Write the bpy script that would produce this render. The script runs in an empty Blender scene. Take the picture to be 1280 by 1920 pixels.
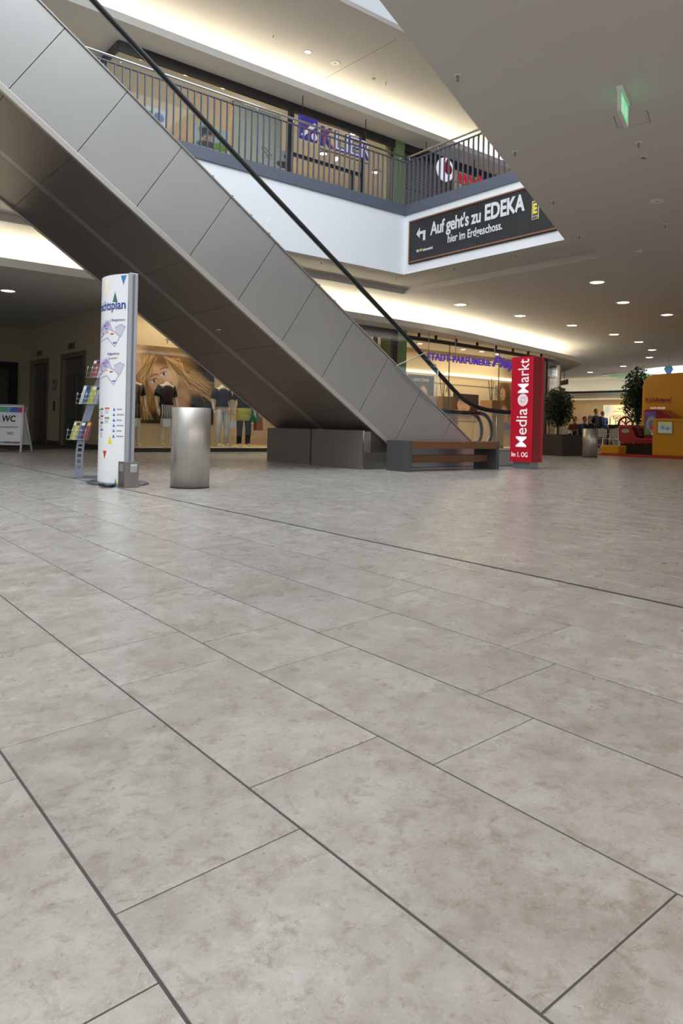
import bpy, bmesh, math, random
import numpy as np
from mathutils import Vector, Matrix
random.seed(7); rng = np.random.RandomState(5)
C = bpy.context.scene.collection
sc = bpy.context.scene
# ------------------------------------------------------------------ camera
FPX, CXP, Y0P, ROLL, HC = 1354.7, 640.0, 800.56, 0.0239, 0.65
FW = Vector((0.6233, 0.7820, 0)).normalized(); RT = Vector((FW.y, -FW.x, 0)); UPZ = Vector((0, 0, 1))
crr, srr = math.cos(ROLL), math.sin(ROLL)
cam = bpy.data.cameras.new('camera'); camo = bpy.data.objects.new('camera', cam); C.objects.link(camo)
cr_ = RT*crr + UPZ*srr; cu_ = UPZ*crr - RT*srr
m = Matrix.Identity(4)
for i in range(3):
    m[i][0] = cr_[i]; m[i][1] = cu_[i]; m[i][2] = -FW[i]
m[0][3], m[1][3], m[2][3] = 0, 0, HC
camo.matrix_world = m
cam.sensor_fit = 'AUTO'; cam.sensor_width = 36; cam.lens = FPX/1920*36; cam.shift_y = -(960-Y0P)/1920
cam.clip_start = 0.02; cam.clip_end = 300
sc.camera = camo
# ------------------------------------------------------------------ world, exposure
w = bpy.data.worlds.new('world'); sc.world = w; w.use_nodes = True
w.node_tree.nodes['Background'].inputs[0].default_value = (0.86, 0.93, 1.0, 1)
w.node_tree.nodes['Background'].inputs[1].default_value = 0.62
vs = sc.view_settings; vs.view_transform = 'Standard'; vs.look = 'None'; vs.gamma = 1; vs.use_curve_mapping = False
vs.exposure = 0.18
def area(name, loc, sx, sy, power, col=(1, 1, 1), rot=(0, 0, 0), spread=None, parent=None):
    l = bpy.data.lights.new(name, 'AREA'); l.shape = 'RECTANGLE'; l.size = sx; l.size_y = sy; l.energy = power; l.color = col
    if spread: l.spread = spread
    o = bpy.data.objects.new(name, l); C.objects.link(o); o.location = loc; o.rotation_euler = rot
    return o
WARM = (1, .80, .56)
area('skylight_daylight', (2.5, 6, 9.7), 14, 9, 1160, (.88, .94, 1))            # the glazed roof over the atrium
area('roof_daylight_far', (36.5, 17.6, 3.9), 4, 5, 130, (.85, .93, 1))
area('near_ceiling_uplight', (6, -2.6, 3.35), 26, .5, 800, (1, .96, .91), rot=(math.pi, 0, 0))      # added uplight for the near ceiling, as from an unseen near-side cove
area('near_ceiling_uplight', (-3, -5, 2.6), 16, 4, 780, (.92, .96, 1), rot=(math.pi, 0, 0))  # broad cool fill added out of view to brighten the near ceiling
# ------------------------------------------------------------------ pixel -> world helpers (planes in the world)
def ray(x, y):
    a, b = (x-CXP)/FPX, (y-Y0P)/FPX
    wx = crr*a + srr*b; wy = -srr*a + crr*b
    return RT*wx + FW - UPZ*wy
O_ = Vector((0, 0, HC))
def onZ(x, y, z=0): d = ray(x, y); return O_ + d*((z-HC)/d.z)
def onX(x, y, X): d = ray(x, y); return O_ + d*(X/d.x)
def onU(x, y, U): d = ray(x, y); return O_ + d*(U/d.y)
def proj(P):
    P = Vector(P)-O_; f_ = P.dot(FW)
    if f_ < .05: return None
    a = P.dot(RT)/f_; b = -P.z/f_
    return (CXP+FPX*(crr*a-srr*b), Y0P+FPX*(srr*a+crr*b), f_)
# ------------------------------------------------------------------ materials
MT = {}
def S2L(c): return tuple(((v/255)/12.92 if v/255 <= .04045 else ((v/255+.055)/1.055)**2.4) for v in c)
def mat(name, rgb=(128, 128, 128), rough=.5, metal=0, emit=0, emitc=None, spec=.5, noise=0, nscale=8, bump=0, bscale=60, aniso=None, coat=0, alpha=None):
    if name in MT: return MT[name]
    m = bpy.data.materials.new(name); m.use_nodes = True; nt = m.node_tree; b = nt.nodes['Principled BSDF']
    c = (*S2L(rgb), 1)
    b.inputs['Base Color'].default_value = c; b.inputs['Roughness'].default_value = rough
    b.inputs['Metallic'].default_value = metal; b.inputs['Specular IOR Level'].default_value = spec
    b.inputs['Coat Weight'].default_value = coat
    if emit: b.inputs['Emission Color'].default_value = (*(emitc or c[:3]), 1); b.inputs['Emission Strength'].default_value = emit
    if noise or bump:
        tc = nt.nodes.new('ShaderNodeTexCoord'); mp = nt.nodes.new('ShaderNodeMapping'); nt.links.new(tc.outputs['Object'], mp.inputs[0])
        if aniso: mp.inputs['Scale'].default_value = aniso
    if noise:
        n = nt.nodes.new('ShaderNodeTexNoise'); n.inputs['Scale'].default_value = nscale; n.inputs['Detail'].default_value = 5
        nt.links.new(mp.outputs[0], n.inputs[0])
        mx = nt.nodes.new('ShaderNodeMix'); mx.data_type = 'RGBA'; mx.inputs[6].default_value = tuple(v*(1-noise) for v in c[:3])+(1,)
        mx.inputs[7].default_value = tuple(min(1, v*(1+noise)) for v in c[:3])+(1,)
        nt.links.new(n.outputs[0], mx.inputs[0]); nt.links.new(mx.outputs[2], b.inputs['Base Color'])
    if bump:
        n2 = nt.nodes.new('ShaderNodeTexNoise'); n2.inputs['Scale'].default_value = bscale; nt.links.new(mp.outputs[0], n2.inputs[0])
        bp = nt.nodes.new('ShaderNodeBump'); bp.inputs['Strength'].default_value = bump; bp.inputs['Distance'].default_value = .002
        nt.links.new(n2.outputs[0], bp.inputs['Height']); nt.links.new(bp.outputs[0], b.inputs['Normal'])
    MT[name] = m; return m
def glassm(name, tint=(.93, .96, .94), refl=.07, rough=.02):
    m = bpy.data.materials.new(name); m.use_nodes = True; nt = m.node_tree; nt.nodes.clear()
    o = nt.nodes.new('ShaderNodeOutputMaterial'); t = nt.nodes.new('ShaderNodeBsdfTransparent'); g = nt.nodes.new('ShaderNodeBsdfGlossy')
    t.inputs[0].default_value = (*tint, 1); g.inputs['Roughness'].default_value = rough
    mx = nt.nodes.new('ShaderNodeMixShader'); fr = nt.nodes.new('ShaderNodeLayerWeight'); fr.inputs[0].default_value = .5
    pw = nt.nodes.new('ShaderNodeMath'); pw.operation = 'POWER'; pw.inputs[1].default_value = 4.5; nt.links.new(fr.outputs['Facing'], pw.inputs[0])
    ml = nt.nodes.new('ShaderNodeMath'); ml.operation = 'MULTIPLY_ADD'; ml.inputs[1].default_value = .5; ml.inputs[2].default_value = refl
    nt.links.new(pw.outputs[0], ml.inputs[0]); nt.links.new(ml.outputs[0], mx.inputs[0])
    nt.links.new(t.outputs[0], mx.inputs[1]); nt.links.new(g.outputs[0], mx.inputs[2]); nt.links.new(mx.outputs[0], o.inputs[0])
    MT[name] = m; return m
def painted(name, emit=0, rough=.5, coat=0):
    if name in MT: return MT[name]
    m = bpy.data.materials.new(name); m.use_nodes = True; nt = m.node_tree; b = nt.nodes['Principled BSDF']
    a = nt.nodes.new('ShaderNodeVertexColor'); a.layer_name = 'Col'; nt.links.new(a.outputs[0], b.inputs['Base Color'])
    b.inputs['Roughness'].default_value = rough
    if emit: nt.links.new(a.outputs[0], b.inputs['Emission Color']); b.inputs['Emission Strength'].default_value = emit
    MT[name] = m; return m
def stone_floor():
    m = bpy.data.materials.new('jura_limestone'); m.use_nodes = True; nt = m.node_tree; b = nt.nodes['Principled BSDF']; N = nt.nodes.new; L = nt.links.new
    geo = N('ShaderNodeNewGeometry'); oi = N('ShaderNodeObjectInfo')
    ad = N('ShaderNodeMath'); ad.operation = 'ADD'; L(geo.outputs['Random Per Island'], ad.inputs[0]); L(oi.outputs['Random'], ad.inputs[1])
    cx = N('ShaderNodeCombineXYZ'); ml = N('ShaderNodeMath'); ml.operation = 'MULTIPLY'; ml.inputs[1].default_value = 37.0
    L(ad.outputs[0], ml.inputs[0]); L(ml.outputs[0], cx.inputs[2])
    va = N('ShaderNodeVectorMath'); va.operation = 'ADD'; L(geo.outputs['Position'], va.inputs[0]); L(cx.outputs[0], va.inputs[1])
    def noise(sc_, det=6, rough=.6, dist=0):
        n = N('ShaderNodeTexNoise'); n.inputs['Scale'].default_value = sc_; n.inputs['Detail'].default_value = det
        n.inputs['Roughness'].default_value = rough; n.inputs['Distortion'].default_value = dist; L(va.outputs[0], n.inputs[0]); return n
    def ramp(src, pts):
        r = N('ShaderNodeValToRGB'); e = r.color_ramp.elements
        e[0].position, e[0].color = pts[0][0], (*pts[0][1], 1); e[1].position, e[1].color = pts[-1][0], (*pts[-1][1], 1)
        for p, c in pts[1:-1]: q = e.new(p); q.color = (*c, 1)
        L(src, r.inputs[0]); return r
    base = ramp(noise(6, 10, .74, .15).outputs[0], [(.30, S2L((150, 142, 133))), (.5, S2L((171, 167, 161))), (.68, S2L((188, 186, 182)))])
    def mixin(prev, fac, col, mode='MIX'):
        x = N('ShaderNodeMix'); x.data_type = 'RGBA'; x.blend_type = mode; L(fac, x.inputs[0]); L(prev, x.inputs[6]); x.inputs[7].default_value = (*S2L(col), 1); return x.outputs[2]
    f1 = ramp(noise(20, 9, .75, .35).outputs[0], [(.50, (0, 0, 0)), (.66, (.85, .85, .85))])
    c = mixin(base.outputs[0], f1.outputs[0], (145, 133, 119))
    f2 = ramp(noise(55, 7, .72, .5).outputs[0], [(.59, (0, 0, 0)), (.70, (.85, .85, .85))])
    c = mixin(c, f2.outputs[0], (132, 108, 88))
    # fossil spots: rare voronoi cells
    v = N('ShaderNodeTexVoronoi'); v.inputs['Scale'].default_value = 5.5; L(va.outputs[0], v.inputs[0])
    nd = noise(18, 3); s1 = N('ShaderNodeMath'); s1.operation = 'MULTIPLY_ADD'; L(nd.outputs[0], s1.inputs[0]); s1.inputs[1].default_value = .22; L(v.outputs['Distance'], s1.inputs[2])
    f3 = ramp(s1.outputs[0], [(.13, (.55, .55, .55)), (.17, (0, 0, 0))]); c = mixin(c, f3.outputs[0], (128, 112, 96))
    f4 = ramp(noise(210, 3, .6).outputs[0], [(.62, (0, 0, 0)), (.72, (.5, .5, .5))]); c = mixin(c, f4.outputs[0], (216, 212, 204))
    # per tile tone
    hs = N('ShaderNodeHueSaturation'); rr = N('ShaderNodeMapRange'); fr = N('ShaderNodeMath'); fr.operation = 'FRACT'; L(ad.outputs[0], fr.inputs[0])
    L(fr.outputs[0], rr.inputs[0]); rr.inputs[3].default_value = .93; rr.inputs[4].default_value = 1.06; L(rr.outputs[0], hs.inputs['Value']); L(c, hs.inputs['Color'])
    L(hs.outputs[0], b.inputs['Base Color'])
    rg = ramp(noise(9, 5).outputs[0], [(.3, (.25, .25, .25)), (.7, (.34, .34, .34))]); L(rg.outputs[0], b.inputs['Roughness'])
    bp = N('ShaderNodeBump'); bp.inputs['Strength'].default_value = .05; bp.inputs['Distance'].default_value = .001; L(noise(40, 3).outputs[0], bp.inputs['Height']); L(bp.outputs[0], b.inputs['Normal'])
    b.inputs['Specular IOR Level'].default_value = .6
    return m
TILE = stone_floor()
GROUT = mat('grout', (84, 82, 82), .85)
WHITE = mat('white_plaster', (226, 224, 220), .85, bump=.05)
CEIL = mat('ceiling_plaster', (206, 201, 195), .9)
FASC = mat('fascia_white', (236, 238, 242), .6)
BEAM = mat('blue_grey_paint', (92, 98, 112), .4)
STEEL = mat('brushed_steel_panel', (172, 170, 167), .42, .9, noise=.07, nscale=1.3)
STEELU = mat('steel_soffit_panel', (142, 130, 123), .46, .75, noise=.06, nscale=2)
STEELC = mat('brushed_steel_round', (190, 185, 178), .40, .95, noise=.26, nscale=3, aniso=(16, 16, .02))
STEELP = mat('steel_base_panel', (142, 133, 125), .48, .6, noise=.1, nscale=3, aniso=(1, 8, .1))
CHROME = mat('polished_steel', (200, 202, 206), .22, 1)
ALU = mat('satin_aluminium', (186, 190, 198), .35, .6)
RUB = mat('black_rubber', (24, 23, 22), .6)
DARK = mat('dark_frame', (48, 46, 44), .5)
BLACK = mat('black', (16, 16, 16), .6)
GRAN = mat('dark_granite', (78, 78, 78), .5, noise=.55, nscale=120, bump=.1)
WOOD = mat('dark_hardwood', (118, 76, 46), .5, noise=.35, nscale=4, aniso=(1, 18, 18))
RED = mat('red_panel', (190, 24, 48), .35, spec=.5)
REDD = mat('red_side', (150, 20, 34), .4)
YEL = mat('yellow_plastic', (208, 148, 28), .35)
GREEN = mat('green_column', (128, 148, 98), .7)
LOB = mat('lobby_wall', (184, 168, 138), .85)
BEIGE = mat('shop_beige', (205, 188, 158), .8)
GL = glassm('balustrade_glass', (.98, .988, .984), .014)
SG = glassm('shop_glass', (.96, .97, .96), .02)
LAMP = mat('lamp_lens', (255, 240, 210), .4, emit=12, emitc=(1, .82, .58))
COVE = mat('cove_tube', (255, 240, 200), .5, emit=30, emitc=(1, .93, .74))
FIXW = mat('fixture_white', (225, 222, 216), .5)
PAPW = mat('paper_white', (236, 236, 236), .5)
SKIN = mat('skin', (214, 170, 144), .6)
MANQ = mat('mannequin_ivory', (226, 214, 196), .5)
LEAF = mat('leaf_green', (44, 62, 36), .5, noise=.3, nscale=5)
TRUNK = mat('bark', (84, 66, 50), .8)
LETW = mat('letter_white', (245, 245, 248), .5, emit=.25, emitc=(1, 1, 1))
# ------------------------------------------------------------------ object helpers
WM = {}
def reg(o, parent, M=None):
    C.objects.link(o)
    if parent is not None: o.parent = parent; WM[o] = WM[parent]
    else: WM[o] = M if M is not None else Matrix.Identity(4)
    return o
def tag(o, label=None, cat=None, group=None, kind=None):
    if label: o['label'] = label
    if cat: o['category'] = cat
    if group: o['group'] = group
    if kind: o['kind'] = kind
    return o
def thing(name, label, cat, loc=(0, 0, 0), rz=0, group=None):
    o = bpy.data.objects.new(name, None); o.empty_display_size = .1; o.location = loc; o.rotation_euler = (0, 0, rz)
    reg(o, None, Matrix.Translation(Vector(loc)) @ Matrix.Rotation(rz, 4, 'Z')); return tag(o, label, cat, group)
class MB:
    def __init__(s): s.v = []; s.f = []; s.sm = []
    def add(s, vs, fs, smooth=False):
        n = len(s.v); s.v += [tuple(v) for v in vs]; s.f += [tuple(i+n for i in f) for f in fs]; s.sm += [smooth]*len(fs); return s
    def box(s, x0, x1, y0, y1, z0, z1):
        x0, x1 = sorted((x0, x1)); y0, y1 = sorted((y0, y1)); z0, z1 = sorted((z0, z1))
        return s.add([(x0, y0, z0), (x1, y0, z0), (x1, y1, z0), (x0, y1, z0), (x0, y0, z1), (x1, y0, z1), (x1, y1, z1), (x0, y1, z1)],
                     [(0, 3, 2, 1), (4, 5, 6, 7), (0, 1, 5, 4), (1, 2, 6, 5), (2, 3, 7, 6), (3, 0, 4, 7)])
    def prism(s, pts, z0, z1):      # pts in XY, extruded in z
        n = len(pts); a = sum(pts[i][0]*pts[(i+1) % n][1]-pts[(i+1) % n][0]*pts[i][1] for i in range(n))
        if a < 0: pts = pts[::-1]
        vs = [(x, y, z0) for x, y in pts]+[(x, y, z1) for x, y in pts]
        return s.add(vs, [tuple(range(n-1, -1, -1)), tuple(range(n, 2*n))]+[(i, (i+1) % n, n+(i+1) % n, n+i) for i in range(n)])
    def prism_ax(s, pts, a0, a1, ax):   # pts in (X,z) extruded along Y (ax='y') or (Y,z) along X (ax='x')
        n = len(pts); A = sum(pts[i][0]*pts[(i+1) % n][1]-pts[(i+1) % n][0]*pts[i][1] for i in range(n))
        if (A < 0) != (ax == 'x' and False): pts = pts[::-1] if A < 0 else pts
        if ax == 'y': vs = [(p, a1, q) for p, q in pts]+[(p, a0, q) for p, q in pts]
        else: vs = [(a0, p, q) for p, q in pts]+[(a1, p, q) for p, q in pts]
        return s.add(vs, [tuple(range(n-1, -1, -1)), tuple(range(n, 2*n))]+[(i, (i+1) % n, n+(i+1) % n, n+i) for i in range(n)])
    def tube(s, path, r, n=8, cap=True, smooth=True):
        path = [Vector(p) for p in path]; R = r if hasattr(r, '__len__') else [r]*len(path); vs = []; nrm = None
        for i, p in enumerate(path):
            t = (path[min(i+1, len(path)-1)]-path[max(i-1, 0)]).normalized()
            if nrm is None: nrm = t.orthogonal().normalized()
            else: nrm = (nrm - t*nrm.dot(t)).normalized()
            bn = t.cross(nrm)
            for k in range(n):
                a = 2*math.pi*k/n; vs.append(p+(nrm*math.cos(a)+bn*math.sin(a))*R[i])
        fs = [(i*n+k, i*n+(k+1) % n, (i+1)*n+(k+1) % n, (i+1)*n+k) for i in range(len(path)-1) for k in range(n)]
        s.add(vs, fs, smooth)
        if cap:
            n0 = len(s.v)-len(vs); s.f += [tuple(n0+k for k in range(n-1, -1, -1)), tuple(n0+(len(path)-1)*n+k for k in range(n))]; s.sm += [False, False]
        return s
    def lathe(s, prof, cx=0, cy=0, cz=0, n=32, ax='z', sx=1, sy=1):
        vs = []
        for r, z in prof:
            for k in range(n):
                a = 2*math.pi*k/n; p = (r*sx*math.cos(a), r*sy*math.sin(a), z)
                if ax == 'x': p = (p[2], p[0], p[1])
                if ax == 'y': p = (p[0], p[2], p[1])
                vs.append((cx+p[0], cy+p[1], cz+p[2]))
        m_ = len(prof); fs = [(i*n+k, i*n+(k+1) % n, (i+1)*n+(k+1) % n, (i+1)*n+k) for i in range(m_-1) for k in range(n)]
        s.add(vs, fs, True)
        n0 = len(s.v)-len(vs)
        if prof[0][0] > 0: s.f.append(tuple(n0+k for k in range(n-1, -1, -1))); s.sm.append(False)
        if prof[-1][0] > 0: s.f.append(tuple(n0+(m_-1)*n+k for k in range(n))); s.sm.append(False)
        return s
    def ell(s, c, r, n=14, m=8, rot=None):
        vs = []; fs = []
        for i in range(m+1):
            th = math.pi*i/m
            for k in range(n):
                a = 2*math.pi*k/n; p = Vector((r[0]*math.sin(th)*math.cos(a), r[1]*math.sin(th)*math.sin(a), r[2]*math.cos(th)))
                if rot is not None: p = rot @ p
                vs.append(p+Vector(c))
        for i in range(m):
            for k in range(n): fs.append((i*n+k, (i+1)*n+k, (i+1)*n+(k+1) % n, i*n+(k+1) % n))
        return s.add(vs, fs, True)
    def quad(s, a, b, c, d): return s.add([a, b, c, d], [(0, 1, 2, 3)])
    def ribbon(s, pts, z0, z1):     # vertical sheet along XY path
        n = len(pts); vs = [(x, y, z0) for x, y in pts]+[(x, y, z1) for x, y in pts]
        return s.add(vs, [(i, i+1, n+i+1, n+i) for i in range(n-1)])
    def mesh(s, name, M=None):
        me = bpy.data.meshes.new(name); vs = s.v
        if M is not None: vs = [tuple(M @ Vector(v)) for v in vs]
        me.from_pydata(vs, [], s.f); me.polygons.foreach_set('use_smooth', s.sm[:len(me.polygons)] if len(s.sm) >= len(me.polygons) else [False]*len(me.polygons)); me.update(); return me
    def build(s, name, mt, parent=None, local=False, bevel=0, loc=None, solid=0):
        M = None
        if parent is not None and not local: M = WM[parent].inverted()
        elif parent is None and loc is not None: M = Matrix.Translation(-Vector(loc))
        me = s.mesh(name, M); me.materials.append(mt); o = bpy.data.objects.new(name, me)
        if parent is None and loc is not None: o.location = loc; reg(o, None, Matrix.Translation(Vector(loc)))
        else: reg(o, parent)
        if bevel:
            b = o.modifiers.new('bevel', 'BEVEL'); b.width = bevel; b.segments = 2; b.limit_method = 'ANGLE'
        if solid:
            b = o.modifiers.new('solid', 'SOLIDIFY'); b.thickness = solid; b.offset = 0
        return o
def box(name, mt, x0, x1, y0, y1, z0, z1, parent=None, **k): return MB().box(x0, x1, y0, y1, z0, z1).build(name, mt, parent, **k)
def struct(o): o['kind'] = 'structure'; return o
def sm_path(pts, k=6):      # Catmull-Rom
    P = [Vector(p) for p in pts]; P = [P[0]*2-P[1]]+P+[P[-1]*2-P[-2]]; out = []
    for i in range(1, len(P)-2):
        for j in range(k):
            t = j/k; a, b, c, d = P[i-1], P[i], P[i+1], P[i+2]
            out.append(.5*((2*b)+(c-a)*t+(2*a-5*b+4*c-d)*t*t+(3*b-a-3*c+d)*t**3))
    out.append(P[-2]); return out
# text as mesh, fitted to a box: origin o, right r, up u, width, height
def text(name, s, mt, parent, o, r, u, wd, ht, ext=.004, bold=0.0, shear=0, fn=None, label=None, space=1.0, segs=3):
    cu = bpy.data.curves.new('t', 'FONT'); cu.body = s; cu.size = 1; cu.offset = bold; cu.shear = shear; cu.resolution_u = segs; cu.fill_mode = 'FRONT' if ext <= 0 else 'BOTH'
    cu.extrude = .01; cu.space_character = space
    to = bpy.data.objects.new('t', cu); C.objects.link(to)
    me = bpy.data.meshes.new_from_object(to.evaluated_get(bpy.context.evaluated_depsgraph_get())) if False else None
    dg = bpy.context.evaluated_depsgraph_get(); dg.update(); me = bpy.data.meshes.new_from_object(to.evaluated_get(dg))
    bpy.data.objects.remove(to); bpy.data.curves.remove(cu)
    co = np.empty(len(me.vertices)*3); me.vertices.foreach_get('co', co); co = co.reshape(-1, 3)
    mn, mx = co.min(0), co.max(0); sx = wd/(mx[0]-mn[0]); sy = ht/(mx[1]-mn[1])
    r = Vector(r).normalized(); u = Vector(u).normalized(); n = r.cross(u); o = Vector(o)
    Mi = WM[parent].inverted() if parent is not None else Matrix.Identity(4); out = []
    for c in co:
        a, b, d = (c[0]-mn[0])*sx, (c[1]-mn[1])*sy, (c[2]-mn[2])/.02*abs(ext)
        p = fn(a, b, d) if fn else o+r*a+u*b+n*d
        out.append(Mi @ Vector(p))
    me.vertices.foreach_set('co', np.array(out).ravel()); me.materials.clear(); me.materials.append(mt); me.name = name; me.update()
    ob = bpy.data.objects.new(name, me); reg(ob, parent)
    if label: ob['label'] = label
    return ob
RU, UU = Vector((1, 0, 0)), UPZ        # for planes U = const facing the camera
RX = Vector((0, -1, 0))               # for planes X = const facing the camera
def copy_tree(o, loc, rz=None, label=None, group=None):
    r = o.copy(); C.objects.link(r); r.location = loc
    if rz is not None: r.rotation_euler = (0, 0, rz)
    WM[r] = Matrix.Translation(Vector(loc)) @ Matrix.Rotation(r.rotation_euler.z, 4, 'Z')
    if label: r['label'] = label
    if group: r['group'] = group
    def rec(src, dst):
        for ch in list(src.children):
            c = ch.copy(); C.objects.link(c); c.parent = dst; rec(ch, c)
    rec(o, r); return r
# painted flat prints
class Canvas:
    def __init__(s, nx, ny, base):
        s.nx, s.ny = nx, ny; s.a = np.ones((ny, nx, 3))*np.array(S2L(base)); s.X, s.Y = np.meshgrid(np.linspace(0, 1, nx), np.linspace(0, 1, ny)); s.asp = 1
    def blend(s, mask, col): s.a = s.a*(1-mask[..., None])+np.array(S2L(col))*mask[..., None]; return s
    def ell(s, cx, cy, rx, ry, col, rot=0, soft=.15, op=1):
        c, q = math.cos(math.radians(rot)), math.sin(math.radians(rot)); dx = (s.X-cx)*s.asp; dy = s.Y-cy
        u = (dx*c+dy*q)/(rx*s.asp); v = (-dx*q+dy*c)/ry; d = np.sqrt(u*u+v*v)
        return s.blend(np.clip((1+soft-d)/(2*soft), 0, 1)*op, col)
    def rect(s, x0, y0, x1, y1, col, op=1): return s.blend(((s.X >= x0) & (s.X <= x1) & (s.Y >= y0) & (s.Y <= y1)).astype(float)*op, col)
    def line(s, pts, wd, col, op=1):
        for (x0, y0), (x1, y1) in zip(pts[:-1], pts[1:]):
            ax, ay, bx, by = x0*s.asp, y0, x1*s.asp, y1; px, py = s.X*s.asp-ax, s.Y-ay; L2 = (bx-ax)**2+(by-ay)**2+1e-9
            t = np.clip((px*(bx-ax)+py*(by-ay))/L2, 0, 1); d = np.hypot(px-t*(bx-ax), py-t*(by-ay)); s.blend(np.clip(1.5-d/wd, 0, 1)*op, col)
        return s
    def noise(s, amt, sx=1, sy=1):
        g = rng.rand(s.ny//sy+2, s.nx//sx+2); g = np.repeat(np.repeat(g, sy, 0), sx, 1)[:s.ny, :s.nx]; s.a = np.clip(s.a*(1+amt*(g[..., None]-.5)), 0, 1); return s
    def build(s, name, parent, o, r, u, wd, ht, mt=None, emit=0):   # o = top left
        o = Vector(o); r = Vector(r).normalized(); u = Vector(u).normalized(); Mi = WM[parent].inverted() if parent is not None else Matrix.Identity(4)
        vs = [tuple(Mi @ (o+r*(x*wd)-u*(y*ht))) for y in np.linspace(0, 1, s.ny) for x in np.linspace(0, 1, s.nx)]
        fs = [(j*s.nx+i, (j+1)*s.nx+i, (j+1)*s.nx+i+1, j*s.nx+i+1) for j in range(s.ny-1) for i in range(s.nx-1)]
        me = bpy.data.meshes.new(name); me.from_pydata(vs, [], fs)
        at = me.color_attributes.new('Col', 'FLOAT_COLOR', 'POINT'); at.data.foreach_set('color', np.concatenate([s.a, np.ones((s.ny, s.nx, 1))], 2).ravel().astype(np.float32))
        me.materials.append(mt or painted('printed_%s' % emit, emit)); ob = bpy.data.objects.new(name, me); return reg(ob, parent)
# ================================================================== FLOOR
VS, SL = 2.72, 0.0542
def rz_(X): return SL*(X-VS) if X < VS else 0.0
b = MB()
b.add([(-3, -2, rz_(-3)-.0022), (VS, -2, -.0022), (VS, 30, -.0022), (-3, 30, rz_(-3)-.0022)], [(0, 1, 2, 3)])
b.add([(VS, -2, -.0022), (46, -2, -.0022), (46, 34, -.0022), (VS, 34, -.0022)], [(0, 1, 2, 3)])
b.add([(-3, -2, rz_(-3)-.006), (-14, -2, rz_(-3)-.006), (-14, 30, rz_(-3)-.006), (-3, 30, rz_(-3)-.006)], [(3, 2, 1, 0)])
b.add([(-14, -14, -.31), (46, -14, -.31), (46, -2, -.31), (-14, -2, -.31)], [(0, 1, 2, 3)])
floor = struct(b.build('floor', GROUT))
rows = []; P_ = .7155
anch = {-4: [.34], -3: [.52], -2: [.70], -1: [.927], 0: [1.097], 1: [.56, 1.282, 1.995, 2.335, 3.06], 2: [1.102, 1.818, 2.175, 2.884, 3.597], 3: [.575, 1.288, 2.002, 2.708], 4: [1.47, 2.179, 2.884], 5: [1.64, 2.35, 3.056], 6: [1.806, 2.525, 3.218]}
for k, a in anch.items():
    v0 = .442+.3575*(k-0) ; v1 = v0+.3575
    rows.append((v0, min(v1, VS-.008), a))
fa = {0: [1.92], 1: [2.0, 2.70], 2: [1.84, 2.175, 2.89]}
v0 = VS+.008
for i in range(112):
    v1 = 2.925+.3575*i
    rows.append((v0, v1, fa.get(i, [2.18+((i-2)*.18) % P_]))); v0 = v1
tiles = []
for v0, v1, a in rows:
    js = sorted(a)
    while js[0] > -1.2: js.insert(0, js[0]-P_)
    top = 12 if v0 < VS else (16 if v0 < 6 else 26)
    while js[-1] < top: js.append(js[-1]+P_)
    for u0, u1 in zip(js[:-1], js[1:]): tiles.append((v0, v1, u0, u1))
def tile_score(t):
    ps = [proj((x, y, rz_(x))) for x in (t[0], t[1]) for y in (t[2], t[3])]
    if any(p is None for p in ps): return 0
    xs = [min(max(p[0], 0), 1280) for p in ps]; ys = [min(max(p[1], 0), 1920) for p in ps]
    w_ = (max(xs)-min(xs))*(max(ys)-min(ys)); return w_
tiles.sort(key=tile_score, reverse=True)
GAP = .0023
def tile_mb(b, w_, l_, f):      # w_ along X, l_ along Y, chamfered top; f maps local to world
    c = .0008; x0, x1, y0, y1 = GAP, w_-GAP, GAP, l_-GAP
    vs = [(x0, y0, -.008), (x1, y0, -.008), (x1, y1, -.008), (x0, y1, -.008), (x0, y0, -c), (x1, y0, -c), (x1, y1, -c), (x0, y1, -c), (x0+c, y0+c, 0), (x1-c, y0+c, 0), (x1-c, y1-c, 0), (x0+c, y1-c, 0)]
    fs = [(8, 9, 10, 11)]
    for a in (0, 4): fs += [(a+i, a+(i+1) % 4, a+4+(i+1) % 4, a+4+i) for i in range(4)]
    b.add([f(v) for v in vs], fs)
cache = {}
ca, sa = math.cos(math.atan(SL)), math.sin(math.atan(SL))
for t in tiles[:300]:
    ramp_ = t[0] < VS-.01; key = (round(t[1]-t[0], 3), round(t[3]-t[2], 3))
    if key not in cache:
        q = MB(); tile_mb(q, key[0], key[1], lambda v: v); me = q.mesh('tile'); me.materials.append(TILE); cache[key] = me
    o = bpy.data.objects.new('tile', cache[key]); reg(o, floor); o.location = (t[0], t[2], rz_(t[0]) if ramp_ else 0)
    if ramp_: o.rotation_euler = (0, -math.atan(SL), 0)
q = MB()
for t in tiles[300:]:
    if t[0] < VS-.01: tile_mb(q, t[1]-t[0], t[3]-t[2], lambda v, t=t: (t[0]+v[0]*ca-v[2]*sa*0, t[2]+v[1], rz_(t[0]+v[0]*ca)+v[2]))
    else: tile_mb(q, t[1]-t[0], t[3]-t[2], lambda v, t=t: (t[0]+v[0], t[2]+v[1], v[2]))
o = q.build('tile_field', TILE, floor); o['kind'] = 'stuff'
b = MB().box(VS-.008, VS-.005, -2, 30, -.008, .0006).box(VS+.005, VS+.008, -2, 30, -.008, .0006)
tr = struct(b.build('trim_1', mat('joint_metal', (120, 122, 126), .4, .8)))
box('joint_filler', mat('joint_rubber', (60, 62, 66), .7), VS-.005, VS+.005, -2, 30, -.008, -.0006, tr)
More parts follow.
